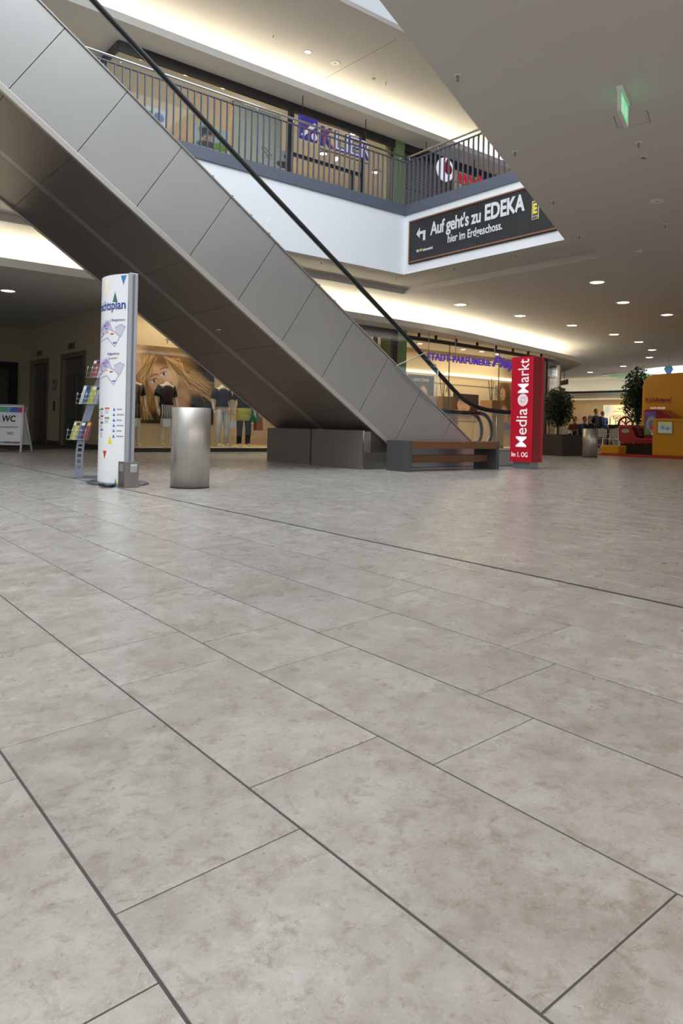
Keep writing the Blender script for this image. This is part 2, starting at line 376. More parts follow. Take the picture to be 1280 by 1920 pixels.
# ================================================================== CEILINGS, SLABS, WALLS
DS = .4456
def D(X): return 7.46+DS*(X-10.81)
Xl, Xr, Un_, Uf = -14, 45, -12, 30
A = [(Xl, Un_), (Xr, Un_), (Xr, 7.75), (12.39, 7.75), (11.15, 7.2), (11.15, 11.85), (Xl, 11.85), (Xl, 11.51), (10.81, 11.51), (10.81, 7.46), (Xl, D(Xl))]
Bp = [(12.39, 7.75), (Xr, 7.75), (Xr, Uf), (Xl, Uf), (Xl, 13.19), (12.39, 13.19)]
G_ = [(Xl, 11.85), (11.15, 11.85), (11.15, 7.2), (12.39, 7.75), (12.39, 13.19), (Xl, 13.19)]
b = MB().prism(A, 4.0, 4.15).prism(Bp, 4.0, 4.15).prism(G_, 4.13, 4.149)
# upturned faces of the fire curtain groove
ceil = struct(b.build('ceiling', CEIL))
FL2 = [(Xl, Un_), (Xr, Un_), (Xr, Uf), (Xl, Uf), (Xl, 11.6), (10.9, 11.6), (10.9, D(10.9)), (Xl, D(Xl)-.05)]
struct(MB().prism(FL2, 4.2, 5.28).build('floor_upper', mat('upper_floor', (170, 165, 158), .5)))
# the white fascias of the void
struct(box('trim_2', FASC, Xl, 10.80, 11.49, 11.508, 3.995, 5.27))
struct(box('trim_3', FASC, 10.79, 10.808, 7.46, 11.49, 3.995, 5.27))
b = MB(); dx = Vector((1, DS, 0)).normalized(); b.ribbon([(Xl, D(Xl)), (10.81, 7.46)], 4.0, 5.27); struct(b.build('trim_4', FASC))
# roof ceiling with the open, glazed part above the atrium
UC = 9.4; sky_u0, sky_u1, sky_x0, sky_x1 = -1.0, 11.75, -10, 14
b = MB().prism([(Xl, sky_u1), (Xr, sky_u1), (Xr, Uf), (Xl, Uf)], UC, UC+.1).prism([(sky_x1, Un_), (Xr, Un_), (Xr, sky_u1), (sky_x1, sky_u1)], UC, UC+.1).prism([(Xl, Un_), (sky_x1, Un_), (sky_x1, sky_u0), (Xl, sky_u0)], UC, UC+.1)
struct(b.build('ceiling_upper', CEIL))
# outer walls
struct(box('wall_right', LOB, 44.5, 44.7, -12, 30, -.4, 9.4))
struct(box('wall_back', LOB, -14, 45, 29.6, 29.8, -.4, 9.4))
# cove soffits : ground floor, its edge sweeps round the perfumery
lip = [tuple(p)[:2] for p in sm_path([(x, y, 0) for x, y in [(-14, 13.5), (2, 13.5), (8, 13.5), (11.07, 13.57), (12.94, 13.67), (15.19, 13.88), (18.33, 14.5), (20.5, 14.93), (22.4, 15.33), (23.8, 15.72), (24.7, 16.15), (25.3, 16.7), (26.0, 17.4), (26.9, 18.3), (27.8, 19.6), (29, 23), (29.2, 29.5)]], 8)]
def offs(path, d):
    out = []
    for i, p in enumerate(path):
        a, c = path[max(i-1, 0)], path[min(i+1, len(path)-1)]; t = Vector((c[0]-a[0], c[1]-a[1])).normalized(); out.append((p[0]-t.y*d, p[1]+t.x*d))
    return out
ZS = 3.30
def band(b, pa, pb, z0, z1):        # closed band between two paths
    n = len(pa); vs = [(x, y, z) for z in (z0, z1) for P in (pa, pb) for x, y in P]
    fs = []
    for i in range(n-1):
        fs += [(i, n+i, n+i+1, i+1), (2*n+i, 2*n+i+1, 3*n+i+1, 3*n+i), (i, i+1, 2*n+i+1, 2*n+i), (n+i, 3*n+i, 3*n+i+1, n+i+1)]
    b.add(vs, fs)
b = MB(); band(b, lip, [(x, 29.6) if x < 24 else (24, 29.6) for x, y in lip], ZS, ZS+.06); band(b, lip, offs(lip, .03), ZS+.06, ZS+.15)
struct(b.build('trim_5', WHITE))
b = MB(); band(b, offs(lip, 1.35), offs(lip, 1.38), ZS+.06, 3.999); struct(b.build('trim_6', WHITE))
cv = tag(MB().build('x', COVE) if False else None, None) if False else None
b = MB(); band(b, offs(lip, .95), offs(lip, 1.0), ZS+.07, ZS+.10); tag(b.build('cove_light', COVE), 'warm hidden light strip glowing in the cove above the ground floor shopfronts', 'cove light')
# upper floor soffit
ZU = 8.62; UL = 14.08
struct(MB().box(-14, 30, UL, 29, ZU, ZU+.05).box(-14, 30, UL, UL+.04, ZU+.05, ZU+.16).build('trim_7', WHITE))
struct(box('trim_8', WHITE, -14, 30, 15.5, 15.55, ZU+.05, UC-.001))
tag(box('cove_light', COVE, -13, 30, 15.0, 15.05, ZU+.07, ZU+.10), 'warm hidden light strip glowing in the cove above the upper floor shopfronts', 'cove light')
# far cove over the food court
struct(MB().box(38.3, 44.5, 8, 29.6, 2.86, 2.92).box(38.3, 38.35, 8, 29.6, 2.92, 3.02).build('trim_9', WHITE))
tag(box('cove_light', mat('cove_tube_far', (255, 240, 200), .5, emit=9, emitc=(1, .9, .68)), 39.8, 39.86, 8.2, 29, 2.93, 2.97), 'warm hidden light strip in the cove above the far food court', 'cove light')
struct(box('trim_10', WHITE, 40.6, 40.65, 8, 29.6, 2.92, 3.999))
# ceiling panel joint lines
# ================================================================== LIFT LOBBY
WX = 6.05
wl = struct(MB().box(WX, WX+.1, 15.02, 17.58, 0, ZS).box(WX, WX+.1, 19.42, 20.5, 0, ZS).box(WX, WX+.1, 22.18, 22.6, 0, ZS).box(WX, WX+.1, 17.58, 19.42, 2.37, ZS).box(WX, WX+.1, 20.5, 22.18, 2.36, ZS).build('wall_left', LOB))
wb = struct(MB().box(5.72, WX, 22.4, 22.5, 0, ZS).box(-14, 5.72, 22.4, 22.5, 2.3, ZS).box(-14, 4.4, 22.4, 22.5, 0, 2.3).build('wall_lobby', LOB))
bs = struct(MB().box(WX-.015, WX, 15.02, 17.55, 0, .1).box(WX-.015, WX, 19.45, 20.48, 0, .1).box(5.72, WX, 22.385, 22.4, 0, .1).build('baseboard_left', mat('brown_skirting', (74, 58, 46), .5)))
d3 = struct(MB().box(4.4, 4.52, 22.34, 22.44, 0, 2.3).box(5.5, 5.72, 22.34, 22.44, 0, 2.3).box(4.52, 5.5, 22.34, 22.44, 2.1, 2.3).build('door_3', BLACK))
box('door_leaf', mat('dark_glass_leaf', (70, 68, 58), .2), 4.53, 5.0, 22.41, 22.44, 0, 2.1, d3); box('door_leaf', MT['dark_glass_leaf'], 5.02, 5.49, 22.41, 22.44, 0, 2.1, d3)
LST = mat('lift_steel', (140, 136, 128), .38, .8, noise=.08, nscale=2); FRM = mat('lift_frame', (132, 122, 104), .45, .5)
def lift(n, u0, u1, zt):
    d = MB(); fw = .13
    d.box(WX-.03, WX+.12, u0, u0+fw, 0, zt).box(WX-.03, WX+.12, u1-fw, u1, 0, zt).box(WX-.03, WX+.12, u0+fw, u1-fw, zt-fw, zt)
    d = struct(d.build('door_%d' % n, FRM)); a, c = u0+fw, u1-fw; mid = a+(c-a)*.42
    for p, q2 in ((a, mid-.004), (mid+.004, c)):
        l = box('door_leaf', LST, WX+.06, WX+.09, p, q2, 0.01, zt-fw, d); box('leaf_band', mat('leaf_band', (120, 116, 108), .3, .9), WX+.055, WX+.06, p+.03, q2-.03, .02, 1.85, l)
    box('door_sill', LST, WX-.02, WX+.1, a, c, 0, .012, d)
lift(1, 17.58, 19.42, 2.37); lift(2, 20.5, 22.18, 2.36)
for (u0, u1, z0, z1, lb) in ((18.42, 18.87, 2.46, 2.62, 'floor indicator panel above the nearer lift door'), (21.18, 21.62, 2.47, 2.60, 'floor indicator panel above the farther lift door')):
    t = thing('lift_indicator', lb, 'indicator', (WX, (u0+u1)/2, z0), group='lift indicators'); box('housing', FRM, WX-.03, WX-.001, u0, u1, z0, z1, t); box('display', mat('display_dark', (60, 56, 48), .3), WX-.033, WX-.03, u0+.15, u1-.15, z0+.03, z1-.03, t)
t = thing('lift_call_panel', 'narrow dark call button panel on the wall between the two lifts', 'panel', (WX, 19.95, .9)); box('plate', mat('panel_dark', (64, 52, 44), .4), WX-.02, WX-.001, 19.9, 20.03, .9, 1.16, t)
for z in (.98, 1.08): MB().lathe([(.025, 0), (.022, -.006)], WX-.02, 19.965, z, 12, 'x').build('button', CHROME, t)
t = thing('wall_lettering', 'brown WC 1. OG lettering with an arrow on the wall between the lifts', 'sign', (WX, 19.95, 1.45)); LB_ = mat('letter_brown', (110, 78, 60), .6)
text('letters', 'WC', LB_, t, (WX-.002, 20.13, 1.6), RX, UPZ, .2, .13, bold=.02); text('letters', '1. OG', LB_, t, (WX-.002, 20.2, 1.45), RX, UPZ, .32, .11, bold=.02)
MB().tube([(WX-.004, 19.82, 1.47), (WX-.004, 19.82, 1.72)], .008, 6).tube([(WX-.004, 19.87, 1.67), (WX-.004, 19.82, 1.74), (WX-.004, 19.77, 1.67)], .008, 6).build('arrow', LB_, t)
# ================================================================== FASHION SHOP (behind the escalator)
UFs = 15.0
sh = struct(MB().box(6.06, 11.2, UFs-.02, UFs+.1, 0, .085).box(6.06, 6.16, UFs-.03, UFs+.1, .085, ZS).box(11.15, 11.3, UFs-.02, UFs+.1, .085, ZS).box(6.16, 11.3, UFs-.02, UFs+.1, 3.12, ZS).box(11.1, 11.22, 14.3, UFs+.1, .085, ZS).box(11.1, 13.25, 14.3, 14.4, 0, .085).box(onU(704, 640, 14.3).x, onU(708, 640, 14.3).x, 14.3, 14.4, .085, ZS).box(onU(736, 640, 14.3).x, 13.25, 14.3, 14.4, .085, ZS).box(11.1, 13.25, 14.3, 14.4, 3.05, ZS).build('window_1', DARK))
for x0, x1 in ((6.16, 7.86), (7.868, 9.15), (9.158, 11.15)): box('pane', SG, x0, x1, UFs+.03, UFs+.042, .085, 3.12, sh)
for x0, x1 in ((11.22, 12.33), (12.43, 13.0)): box('pane', SG, x0, x1, 14.34, 14.352, .085, 3.05, sh)
struct(MB().box(6.15, 9.2, 15.1, 20, .03, .085).box(9.2, 12.9, 15.1, 20, .001, .03).build('floor_shop', BEIGE))
struct(MB().box(6.15, 8.72, 16.04, 16.1, .085, ZS).box(8.72, 8.82, 16.0, 16.1, .085, ZS).build('wall_display', BEIGE))
struct(MB().box(6.15, 13, 19.9, 20, 0, ZS).box(12.92, 13.0, 15.1, 20, 0, ZS).build('wall_shop_back', BEIGE))
area('shop_window_light', (7.6, 15.4, 3.2), 2.6, .6, 30, WARM); area('shop_inner_light', (10.6, 17, 3.2), 2.5, 2.5, 60, WARM)
# ================================================================== PERFUMERY
fac = [tuple(p)[:2] for p in sm_path([(x, y, 0) for x, y in [(13.6, 14.36), (15, 14.42), (17, 14.6), (19, 14.85), (20.8, 15.1), (22.4, 15.6), (23.6, 16.4), (24.4, 17.5), (24.9, 19), (25.2, 22), (25.2, 26)]], 8)]
pf = MB(); band(pf, fac, offs(fac, .06), 0, .09); band(pf, offs(fac, -.02), offs(fac, .08), 3.10, 3.2); pf.box(13.0, 13.5, 14.4, 15.1, 0, .01)
pf = struct(pf.build('window_2', DARK))
b = MB(); b.ribbon(fac, .09, 3.1); gp = b.build('pane', SG, pf)
for k in (10, 20, 29): x, y = fac[k]; MB().box(x-.006, x+.006, y-.012, y+.02, .09, 3.1).build('pane_joint', mat('glass_edge', (90, 98, 84), .3), pf)
for k in (33, 41): x, y = fac[k]; box('mullion', DARK if k == 33 else ALU, x-.05, x+.05, y-.06, y+.08, .09, 3.15, pf)
for k in range(3, 34, 4):
    x, y = fac[k]; box('track_clamp', BLACK, x-.03, x+.03, y-.06, y-.01, 3.2, 3.3, pf)
struct(box('trim_11', GREEN, 13.27, onU(761, 700, 14.3).x, 14.3, 15.0, 0, ZS))
struct(box('trim_12', GREEN, 13.46, 13.80, 14.78, 15.2, 5.28, ZU))
struct(MB().prism([(13.45, 17.1), (24, 17.1), (24, 17.2), (13.45, 17.2)], 0, ZS).build('wall_perfumery', mat('perfumery_wall', (206, 190, 158), .6)))
PB = mat('shelf_glow', (255, 236, 196), .5, emit=1.6, emitc=(1, .84, .6))
struct(MB().box(13.6, 22.5, 17.02, 17.09, 2.50, 2.58).build('trim_13', PB))
for z in (.95, 1.5, 2.2): struct(MB().box(13.6, 22.5, 17.085, 17.1, z, z+.012).build('trim_14', mat('panel_joint', (120, 104, 80), .6)))
struct(MB().prism([(13.4, 15.0)]+[(x, y+.1) for x, y in fac[4:40]]+[(24, 17.1), (13.4, 17.1)], .001, .08).build('floor_perfumery', BEIGE))
area('perfumery_light', (17.5, 16, 3.2), 7, 1.2, 115, WARM, rot=(0, 0, .1))
# ================================================================== ESCALATOR
TN = .6614; UN, UM, UFa = 8.494, 9.86, 11.21
def ztop(X): return 3.05-TN*(X-5.741)
def zlow(X): return 2.272-TN*(X-4.89)
Xs0 = .9       # upper end
XF = (5.741+(3.05-.29)/TN)     # deck becomes level
ang = math.atan(TN); cA, sA = math.cos(ang), math.sin(ang)
esc = thing('escalator', 'twin escalator clad in brushed steel panels rising left above the floor', 'escalator', (7.3, 9.86, 0))
# core of the truss (just behind the panels)
core = [(Xs0, zlow(Xs0)+.03), (7.40, zlow(7.40)+.03), (7.40, .02), (11.4, .02), (11.4, .27), (XF, .27), (Xs0, ztop(Xs0)-.03)]
for u0, u1 in ((UN+.03, UM-.07), (UM+.07, UFa-.03)): MB().prism_ax(core, u0, u1, 'y').build('truss', mat('truss_dark', (90, 86, 84), .5, .6), esc)
MB().prism_ax([(x, z-(.03 if i < 2 else 0)) for i, (x, z) in enumerate(core)], UM-.07, UM+.07, 'y').build('centre_strip', mat('strip_steel', (168, 160, 152), .45, .7), esc)
# side panels with perpendicular joints
st = [2.593, 3.344, 4.072, 4.796, 5.52, 6.241, 6.956, 7.687, 8.423, 9.16]; st = [st[0]-.75*2, st[0]-.75]+st
def low_of(X): return X-.63, ztop(X)-.63*0-0  # helper, replaced below
def cut(X):       # bottom end of the joint that starts on the top edge at X
    # perpendicular to slope: direction (-sA, -cA); reach zlow
    t = (ztop(X)-zlow(X))*cA; return (X-sA*t, ztop(X)-cA*t)
PG = .004
def side_panels(us, y0, y1):
    for a, c in zip(st[:-1], st[1:]):
        a2, c2 = a+PG*cA, c-PG*cA
        pa, pc = cut(a2), cut(c2); pts = [(a2, ztop(a2)), pa, pc, (c2, ztop(c2))]
        if pc[1] < .02:
            z0 = .02; xa = pa[0] if pa[1] > z0 else a2-(ztop(a2)-z0)*TN; xc = c2-(ztop(c2)-z0)*TN
            pts = [(a2, ztop(a2))]+([pa, (4.89+(2.272-z0)/TN, z0)] if pa[1] > z0 else [(xa, z0)])+[(max(xc, pa[0]+.05), z0), (c2, ztop(c2))]
        MB().prism_ax(pts, y0, y1, 'y').build('side_panel', STEEL, esc, bevel=.002)
side_panels(st, UN, UN+.02)
side_panels(st, UFa-.02, UFa)
xe = st[-1]; xeb = xe-(ztop(xe)-.02)*TN
MB().prism_ax([(xe+PG, ztop(xe+PG)), (xeb+PG, .02), (11.4, .02), (11.4, .27), (XF, .29)], UN, UN+.02, 'y').build('side_panel', STEEL, esc, bevel=.002)
# underside sheets
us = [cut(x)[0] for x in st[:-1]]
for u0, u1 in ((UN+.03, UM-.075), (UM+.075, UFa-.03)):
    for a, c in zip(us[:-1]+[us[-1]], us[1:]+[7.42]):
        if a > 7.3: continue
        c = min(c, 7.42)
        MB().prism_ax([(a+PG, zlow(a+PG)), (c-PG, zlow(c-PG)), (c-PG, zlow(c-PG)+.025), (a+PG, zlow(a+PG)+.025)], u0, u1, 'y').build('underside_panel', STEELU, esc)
# edge profiles
for y0, y1, n in ((UN-.02, UN+.03, 'lower_edge_rail'), (UFa-.03, UFa+.01, 'lower_edge_rail')):
    xe2 = 4.89+(2.272-.05)/TN
    MB().prism_ax([(Xs0, zlow(Xs0)-.02), (xe2, .03), (xe2, .12), (Xs0, zlow(Xs0)+.07)], y0, y1, 'y').build(n, mat('edge_steel', (190, 184, 176), .4, .7), esc, bevel=.006)
for y0, y1 in ((UN-.015, UN+.06), (UM-.05, UM+.05), (UFa-.06, UFa+.015)):
    MB().prism_ax([(Xs0, ztop(Xs0)), (XF, .29), (11.45, .29), (11.45, .31), (XF+.01, .31), (Xs0, ztop(Xs0)+.02)], y0, y1, 'y').build('deck_profile', mat('deck_steel', (172, 166, 156), .35, .8), esc)
# steps in both runs
ST_ = mat('step_metal', (120, 122, 124), .5, .8)
for u0, u1 in ((UN+.12, UM-.12), (UM+.12, UFa-.12)):
    b = MB(); X = 1.2
    while X < 9.2: b.box(X, X+.4, u0, u1, ztop(X)-.35, ztop(X)-.12); X += .4*.75
    b.box(9.2, 11.4, u0-.06, u1+.06, .28, .30); o = b.build('steps', ST_, esc)
# support box
sb = esc
box('base_casing', STEELP, 7.215, 7.38, UN+.02, UFa-.02, 0, .59, sb)
for u0, u1 in ((UN+.002, UM-.03), (UM+.03, UFa-.002)): box('base_panel', STEELP, 7.2, 7.215, u0, u1, 0, .602, sb, bevel=.002)
box('corner_trim', CHROME, 7.195, 7.215, UN-.006, UN+.002, 0, .605, sb); box('centre_joint', mat('joint_steel', (120, 112, 106), .3, .8), 7.205, 7.217, UM-.03, UM+.03, 0, .6, sb)
box('side_plate', mat('plinth_steel', (120, 116, 110), .4, .7), 7.215, 11.4, UN+.004, UN+.018, 0, .26, sb)
# balustrades : glass, handrail, posts
rail = [(2.6-.0, 5.82), (2.938, 5.587), (3.752, 5.04), (5.175, 4.075), (6.695, 3.073), (8.043, 2.18), (8.541, 1.83), (8.932, 1.56), (9.339, 1.285), (9.617, 1.14), (10.047, 1.035), (10.645, 1.0), (11.35, 1.0)]
railtop = [(Xs0, ztop(Xs0)+.645), (1.8, ztop(1.8)+.645)]
def handrail(u):
    pts = [(x, u, z) for x, z in railtop+rail]; P2 = sm_path(pts, 5)
    for k in range(1, 13): a = math.pi*k/12*.98; P2.append(Vector((11.35+.36*math.sin(a), u, .64+.36*math.cos(a))))
    b = MB().tube(P2, .037, 10); o = b.build('handrail', RUB, esc)
    pts3 = [p+Vector((0, 0, -.04)) if i < len(P2)-13 else Vector((p.x-.04*math.sin(math.pi*(i-len(P2)+13)/12), p.y, p.z-.04*math.cos(math.pi*(i-len(P2)+13)/12))) for i, p in enumerate(P2)]
    MB().tube(pts3, .007, 6).build('handrail_guide', CHROME, esc)
    return P2
hr = None
for u in (UN+.05, UM-.13, UM+.13, UFa-.05):
    hr = handrail(u)
    def zr(X):
        for p, q2 in zip(hr[:-1], hr[1:]):
            if p.x <= X <= q2.x: return p.z+(q2.z-p.z)*(X-p.x)/(q2.x-p.x)
        return 1.0
    def zb(X): return max(ztop(X)+.02, .31)
    js = [1.0, 2.45, 3.98, 5.3, 6.8, 8.3, 9.75, 10.4]
    for a, c in zip(js[:-1], js[1:]):
        # slanted joints on the incline
        n = 8; top = []; bot = []
        for i in range(n+1):
            xb = a+(c-a)*i/n+(.004 if i == 0 else -.004 if i == n else 0); k = .62*sA*cA if xb < 9.3 else .62*sA*cA*max(0, (10.0-xb)/.7)
            bot.append((xb, zb(xb))); xt = xb+k; top.append((xt, zr(xt)-.05))
        MB().prism_ax(bot+top[::-1], u-.006, u+.006, 'y').build('glass_panel', GL, esc)
    xs = [10.408+.95*i/6 for i in range(7)]
    end = [(11.35+.3*math.sin(math.pi*k/10), .64+.3*math.cos(math.pi*k/10)) for k in range(11)]
    MB().prism_ax([(10.408, .31), (10.408, .94)]+end+[(11.35, .31)], u-.006, u+.006, 'y').build('glass_panel', GL, esc)
    MB().tube([(10.404, u-.012, .31), (10.404, u-.012, .95)], .008, 6).build('glass_clip', CHROME, esc)
# clear guard plate clipped to the near balustrade
g = [onU(*p, UN-.06) for p in [(742, 686), (798, 661), (821, 690), (816, 762)]]
gp = MB().prism_ax([(p.x, p.z) for p in g], UN-.064, UN-.056, 'y').build('guard_plate', glassm('guard_acrylic', (.95, .97, .97), .10), esc)
MB().tube([g[0]+Vector((0, -.004, 0)), g[1]+Vector((0, -.004, 0))], .009, 6).tube([g[3]+Vector((0, -.004, 0)), g[2]+Vector((0, -.004, 0))], .009, 6).build('plate_edge', mat('acrylic_edge', (190, 198, 196), .3), gp)
for f_ in (.3, .75): p = g[1].lerp(g[2], f_); MB().box(p.x-.03, p.x+.03, UN-.06, UN+.02, p.z-.05, p.z).build('clamp', CHROME, gp)
# ================================================================== UPPER RAILING
BX, BU = 10.79, 11.49
bm = tag(MB().box(-14, BX+.1, BU-.03, BU+.1, 5.27, 5.49).build('edge_beam', BEAM), 'blue grey steel edge beam under the straight railing above the escalator', 'beam')
tag(MB().box(BX-.03, BX+.1, 6.9, BU-.03, 5.27, 5.49).build('edge_beam', BEAM), 'blue grey steel edge beam above the dark supermarket banner', 'beam')
r1 = thing('railing', 'long grey baluster railing in front of the hair salon upstairs', 'railing', (5, BU, 5.49), group=None)
r2 = thing('railing', 'shorter grey baluster railing above the dark supermarket banner', 'railing', (BX, 9, 5.49))
pb_ = MB().box(-.008, .008, -.02, .02, 0, .93).mesh('baluster'); pb_.materials.append(BEAM)
pc_ = MB().box(-.02, .02, -.008, .008, 0, .93).mesh('baluster'); pc_.materials.append(BEAM)
X = BX-.04
while X > 3.2:
    o = bpy.data.objects.new('baluster', pb_); reg(o, r1); o.location = (X-5, 0, 0); X -= .1288
U = BU-.10
while U > 7.0:
    o = bpy.data.objects.new('baluster', pc_); reg(o, r2); o.location = (0, U-9, 0); U -= .1288
box('flat_rail', BEAM, 3.0, BX+.02, BU-.025, BU+.025, 6.42, 6.435, r1); box('flat_rail', BEAM, BX-.025, BX+.025, 6.9, BU-.025, 6.42, 6.435, r2)
MB().tube([(3.0, BU, 6.53), (BX, BU, 6.53)], .021, 10).build('handrail', CHROME, r1); MB().tube([(BX, BU, 6.53), (BX, 6.9, 6.53)], .021, 10).build('handrail', CHROME, r2)
for x in (4.4, 7.0, 7.8, 9.6, 10.6): MB().tube([(x, BU, 6.435), (x, BU, 6.52)], .008, 6).build('rail_bracket', CHROME, r1)
for u in (11.4, 10.55, 9.4, 8.4): MB().tube([(BX, u, 6.435), (BX, u, 6.52)], .008, 6).build('rail_bracket', CHROME, r2)
# ================================================================== BANNER
XB = 10.79
def bp(x, y): return onX(x, y, XB-.03)
bn = thing('supermarket_banner', 'long black chalkboard banner reading Auf geht\'s zu EDEKA on the white parapet', 'banner', (XB, 9.5, 4.22))
SGN = mat('chalkboard', (38, 38, 42), .5, noise=.25, nscale=6); CU_ = mat('copper_frame', (150, 104, 80), .4, .3)
zb0, zb1, ub0, ub1 = 4.235, 5.08, 7.62, 11.30
box('board', SGN, XB-.025, XB, 9.42, ub1, zb0, zb1, bn); box('board', SGN, XB-.025, XB, ub0, 9.412, zb0, zb1, bn)
for a in ((ub0-.03, ub1+.03, zb0-.03, zb0), (ub0-.03, ub1+.03, zb1, zb1+.03), (ub0-.03, ub0, zb0, zb1), (ub1, ub1+.03, zb0, zb1)): box('frame_bar', CU_, XB-.04, XB+.0, *a, bn)
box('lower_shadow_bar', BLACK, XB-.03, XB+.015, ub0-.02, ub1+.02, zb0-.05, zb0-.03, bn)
CH = mat('chalk_white', (222, 224, 226), .7, noise=.18, nscale=25)
def onb(name, s, ll, ur, mt=CH, bold=.03, hfrac=None, **k):
    a, c = bp(*ll), bp(*ur); return text(name, s, mt, bn, (XB-.027, a.y, a.z), RX, UPZ, a.y-c.y, hfrac or (c.z-a.z), bold=bold, **k)
text('slogan', "Auf geht's zu", CH, bn, (XB-.027, 10.69, 4.60), RX, UPZ, 1.36, .37, bold=.025, space=.95)
text('slogan', 'EDEKA', CH, bn, (XB-.027, 9.23, 4.68), RX, UPZ, .94, .32, bold=.035)
text('second_line', 'hier im Erdgeschoss.', CH, bn, (XB-.027, 10.19, 4.385), RX, UPZ, 1.39, .22, bold=.018)
text('small_slogan', 'Wir', CH, bn, (XB-.027, 11.09, 4.395), RX, UPZ, .09, .06, bold=.03)
text('small_slogan', 'Lebensmittel.', CH, bn, (XB-.027, 10.9, 4.395), RX, UPZ, .30, .06, bold=.03)
def flat(name, pts, mt, parent, o, r, u, th=.003):   # flat polygon in a plane
    o = Vector(o); r = Vector(r); u = Vector(u); n = r.cross(u); b = MB(); P = [o+r*x+u*y for x, y in pts]; k = len(P)
    b.add(P+[p+n*th for p in P], [tuple(range(k-1, -1, -1)), tuple(range(k, 2*k))]+[(i, (i+1) % k, k+(i+1) % k, k+i) for i in range(k)]); return b.build(name, mt, parent)
YP = mat('print_yellow', (232, 214, 60), .6); BP_ = mat('print_blue', (36, 62, 140), .6)
flat('heart', [(0, -.03), (.035, .005), (.03, .03), (.015, .03), (0, .018), (-.015, .03), (-.03, .03), (-.035, .005)], YP, bn, (XB-.028, 10.955, 4.425), RX, UPZ)
flat('arrow', [(0, .13), (.10, .26), (.10, .17), (.27, .17), (.27, -.04), (.20, -.04), (.20, .11), (.10, .11), (.10, .03)], CH, bn, (XB-.028, 11.10, 4.66), RX, UPZ)
lg = flat('emblem', [(0, 0), (.15, 0), (.15, .34), (0, .34)], YP, bn, (XB-.028, 8.13, 4.47), RX, UPZ)
flat('emblem_field', [(.015, .07), (.135, .07), (.135, .32), (.015, .32)], BP_, bn, (XB-.032, 8.13, 4.47), RX, UPZ)
text('emblem_letter', 'E', YP, bn, (XB-.036, 8.10, 4.57), RX, UPZ, .09, .19, bold=.05); text('emblem_letter', 'EDEKA', BP_, bn, (XB-.032, 8.12, 4.48), RX, UPZ, .13, .045, bold=.05)
# ================================================================== UPPER SHOPS
US = 14.85
up = MB().box(5.62, 30, US-.05, US+.06, 8.42, ZU).box(5.60, 5.66, US, 26, 8.42, ZU)
for x, w_ in ((9.95, .12), (12.25, .12)): up.box(x, x+w_, US-.05, US+.06, 5.28, 8.42)
up.box(13.3, 13.4, US-.05, US+.06, 5.28, 8.42).box(10.07, 12.25, US-.03, US+.04, 7.34, 7.42).box(11.95, 12.02, US-.03, US+.04, 5.28, 7.34)
up = struct(up.build('window_3', DARK))
for x0, x1 in ((5.62, 7.05), (7.058, 8.52), (8.528, 9.95), (10.07, 12.25), (12.37, 13.3)): box('pane', SG, x0, x1, US, US+.012, 5.28, 8.42, up)
box('pane', SG, 5.62, 5.632, US, 24, 5.28, 8.42, up)
struct(MB().box(13.8, 16.0, US+.2, US+.25, 5.28, ZU).build('window_4', mat('roller_shutter', (120, 116, 112), .5)))
for k in range(14): box('slat', MT['roller_shutter'], 13.8, 16.0, US+.17, US+.2, 7.5+k*.08, 7.57+k*.08, bpy.data.objects['window_4'])
SAL = mat('salon_wall', (214, 196, 162), .8)
struct(MB().box(5.7, 30, 19, 19.1, 5.28, ZU).build('wall_salon_back', SAL))
b = MB()
for k in range(60): b.box(5.8+k*.13, 5.86+k*.13, 18.94, 19.0, 5.3, 7.9)
o = b.build('wall_ribs', mat('pale_rib', (226, 210, 178), .7), bpy.data.objects['wall_salon_back']); o['kind'] = 'stuff'
struct(MB().box(8.6, 9.9, US+.3, US+.34, 5.28, 8.35).build('wall_panel', mat('salon_panel', (196, 198, 180), .6)))
struct(box('wall_salon_side', mat('salon_brown', (150, 108, 72), .7), 8.85, 9.1, US+.8, US+.9, 5.28, 8.6))
area('salon_light', (8, 17, 8.5), 4.5, 3, 110, WARM); area('salon_light', (12, 17, 8.5), 3, 3, 90, WARM); area('phone_shop_light', (17, 16.5, 8.3), 4, 2, 90, (1, .9, .78))
def lamp_disc(name, p, r, label, cat='downlight', group=None, mt=LAMP, sq=False):
    t = thing(name, label, cat, p, group=group)
    MB().lathe([(r*1.25, 0), (r*1.25, -.006), (r, -.012), (r*.96, .0)], 0, 0, 0, 24).build('trim_ring', FIXW, t, local=True)
    MB().lathe([(r*.95, -.001), (r*.9, -.006), (.001, -.007)], 0, 0, 0, 24).build('lens', mt, t, local=True); return t
for i, (x, y, d) in enumerate([(267, 93, 'nearest the glass corner of the salon'), (267+46*0+352, 137, 'third along the salon ceiling'), (266, 108, 'second along the salon ceiling')][:2]): pass
for (x, y, lb) in [(230, 94, 'round ceiling light at the glass corner of the upper salon'), (267, 108, 'ceiling light second from the glass corner of the salon'), (351, 138, 'ceiling light in the salon above the long railing'), (421, 163, 'ceiling light in the salon left of the thick mullion'), (664, 250, 'ceiling light behind the last letters of the salon sign'), (606, 288, 'ceiling light low behind the salon sign letters'), (704, 323, 'ceiling light seen low right of the salon sign')]:
    lamp_disc('downlight', onZ(x, y, 8.58), .11, lb, group='salon ceiling lights')
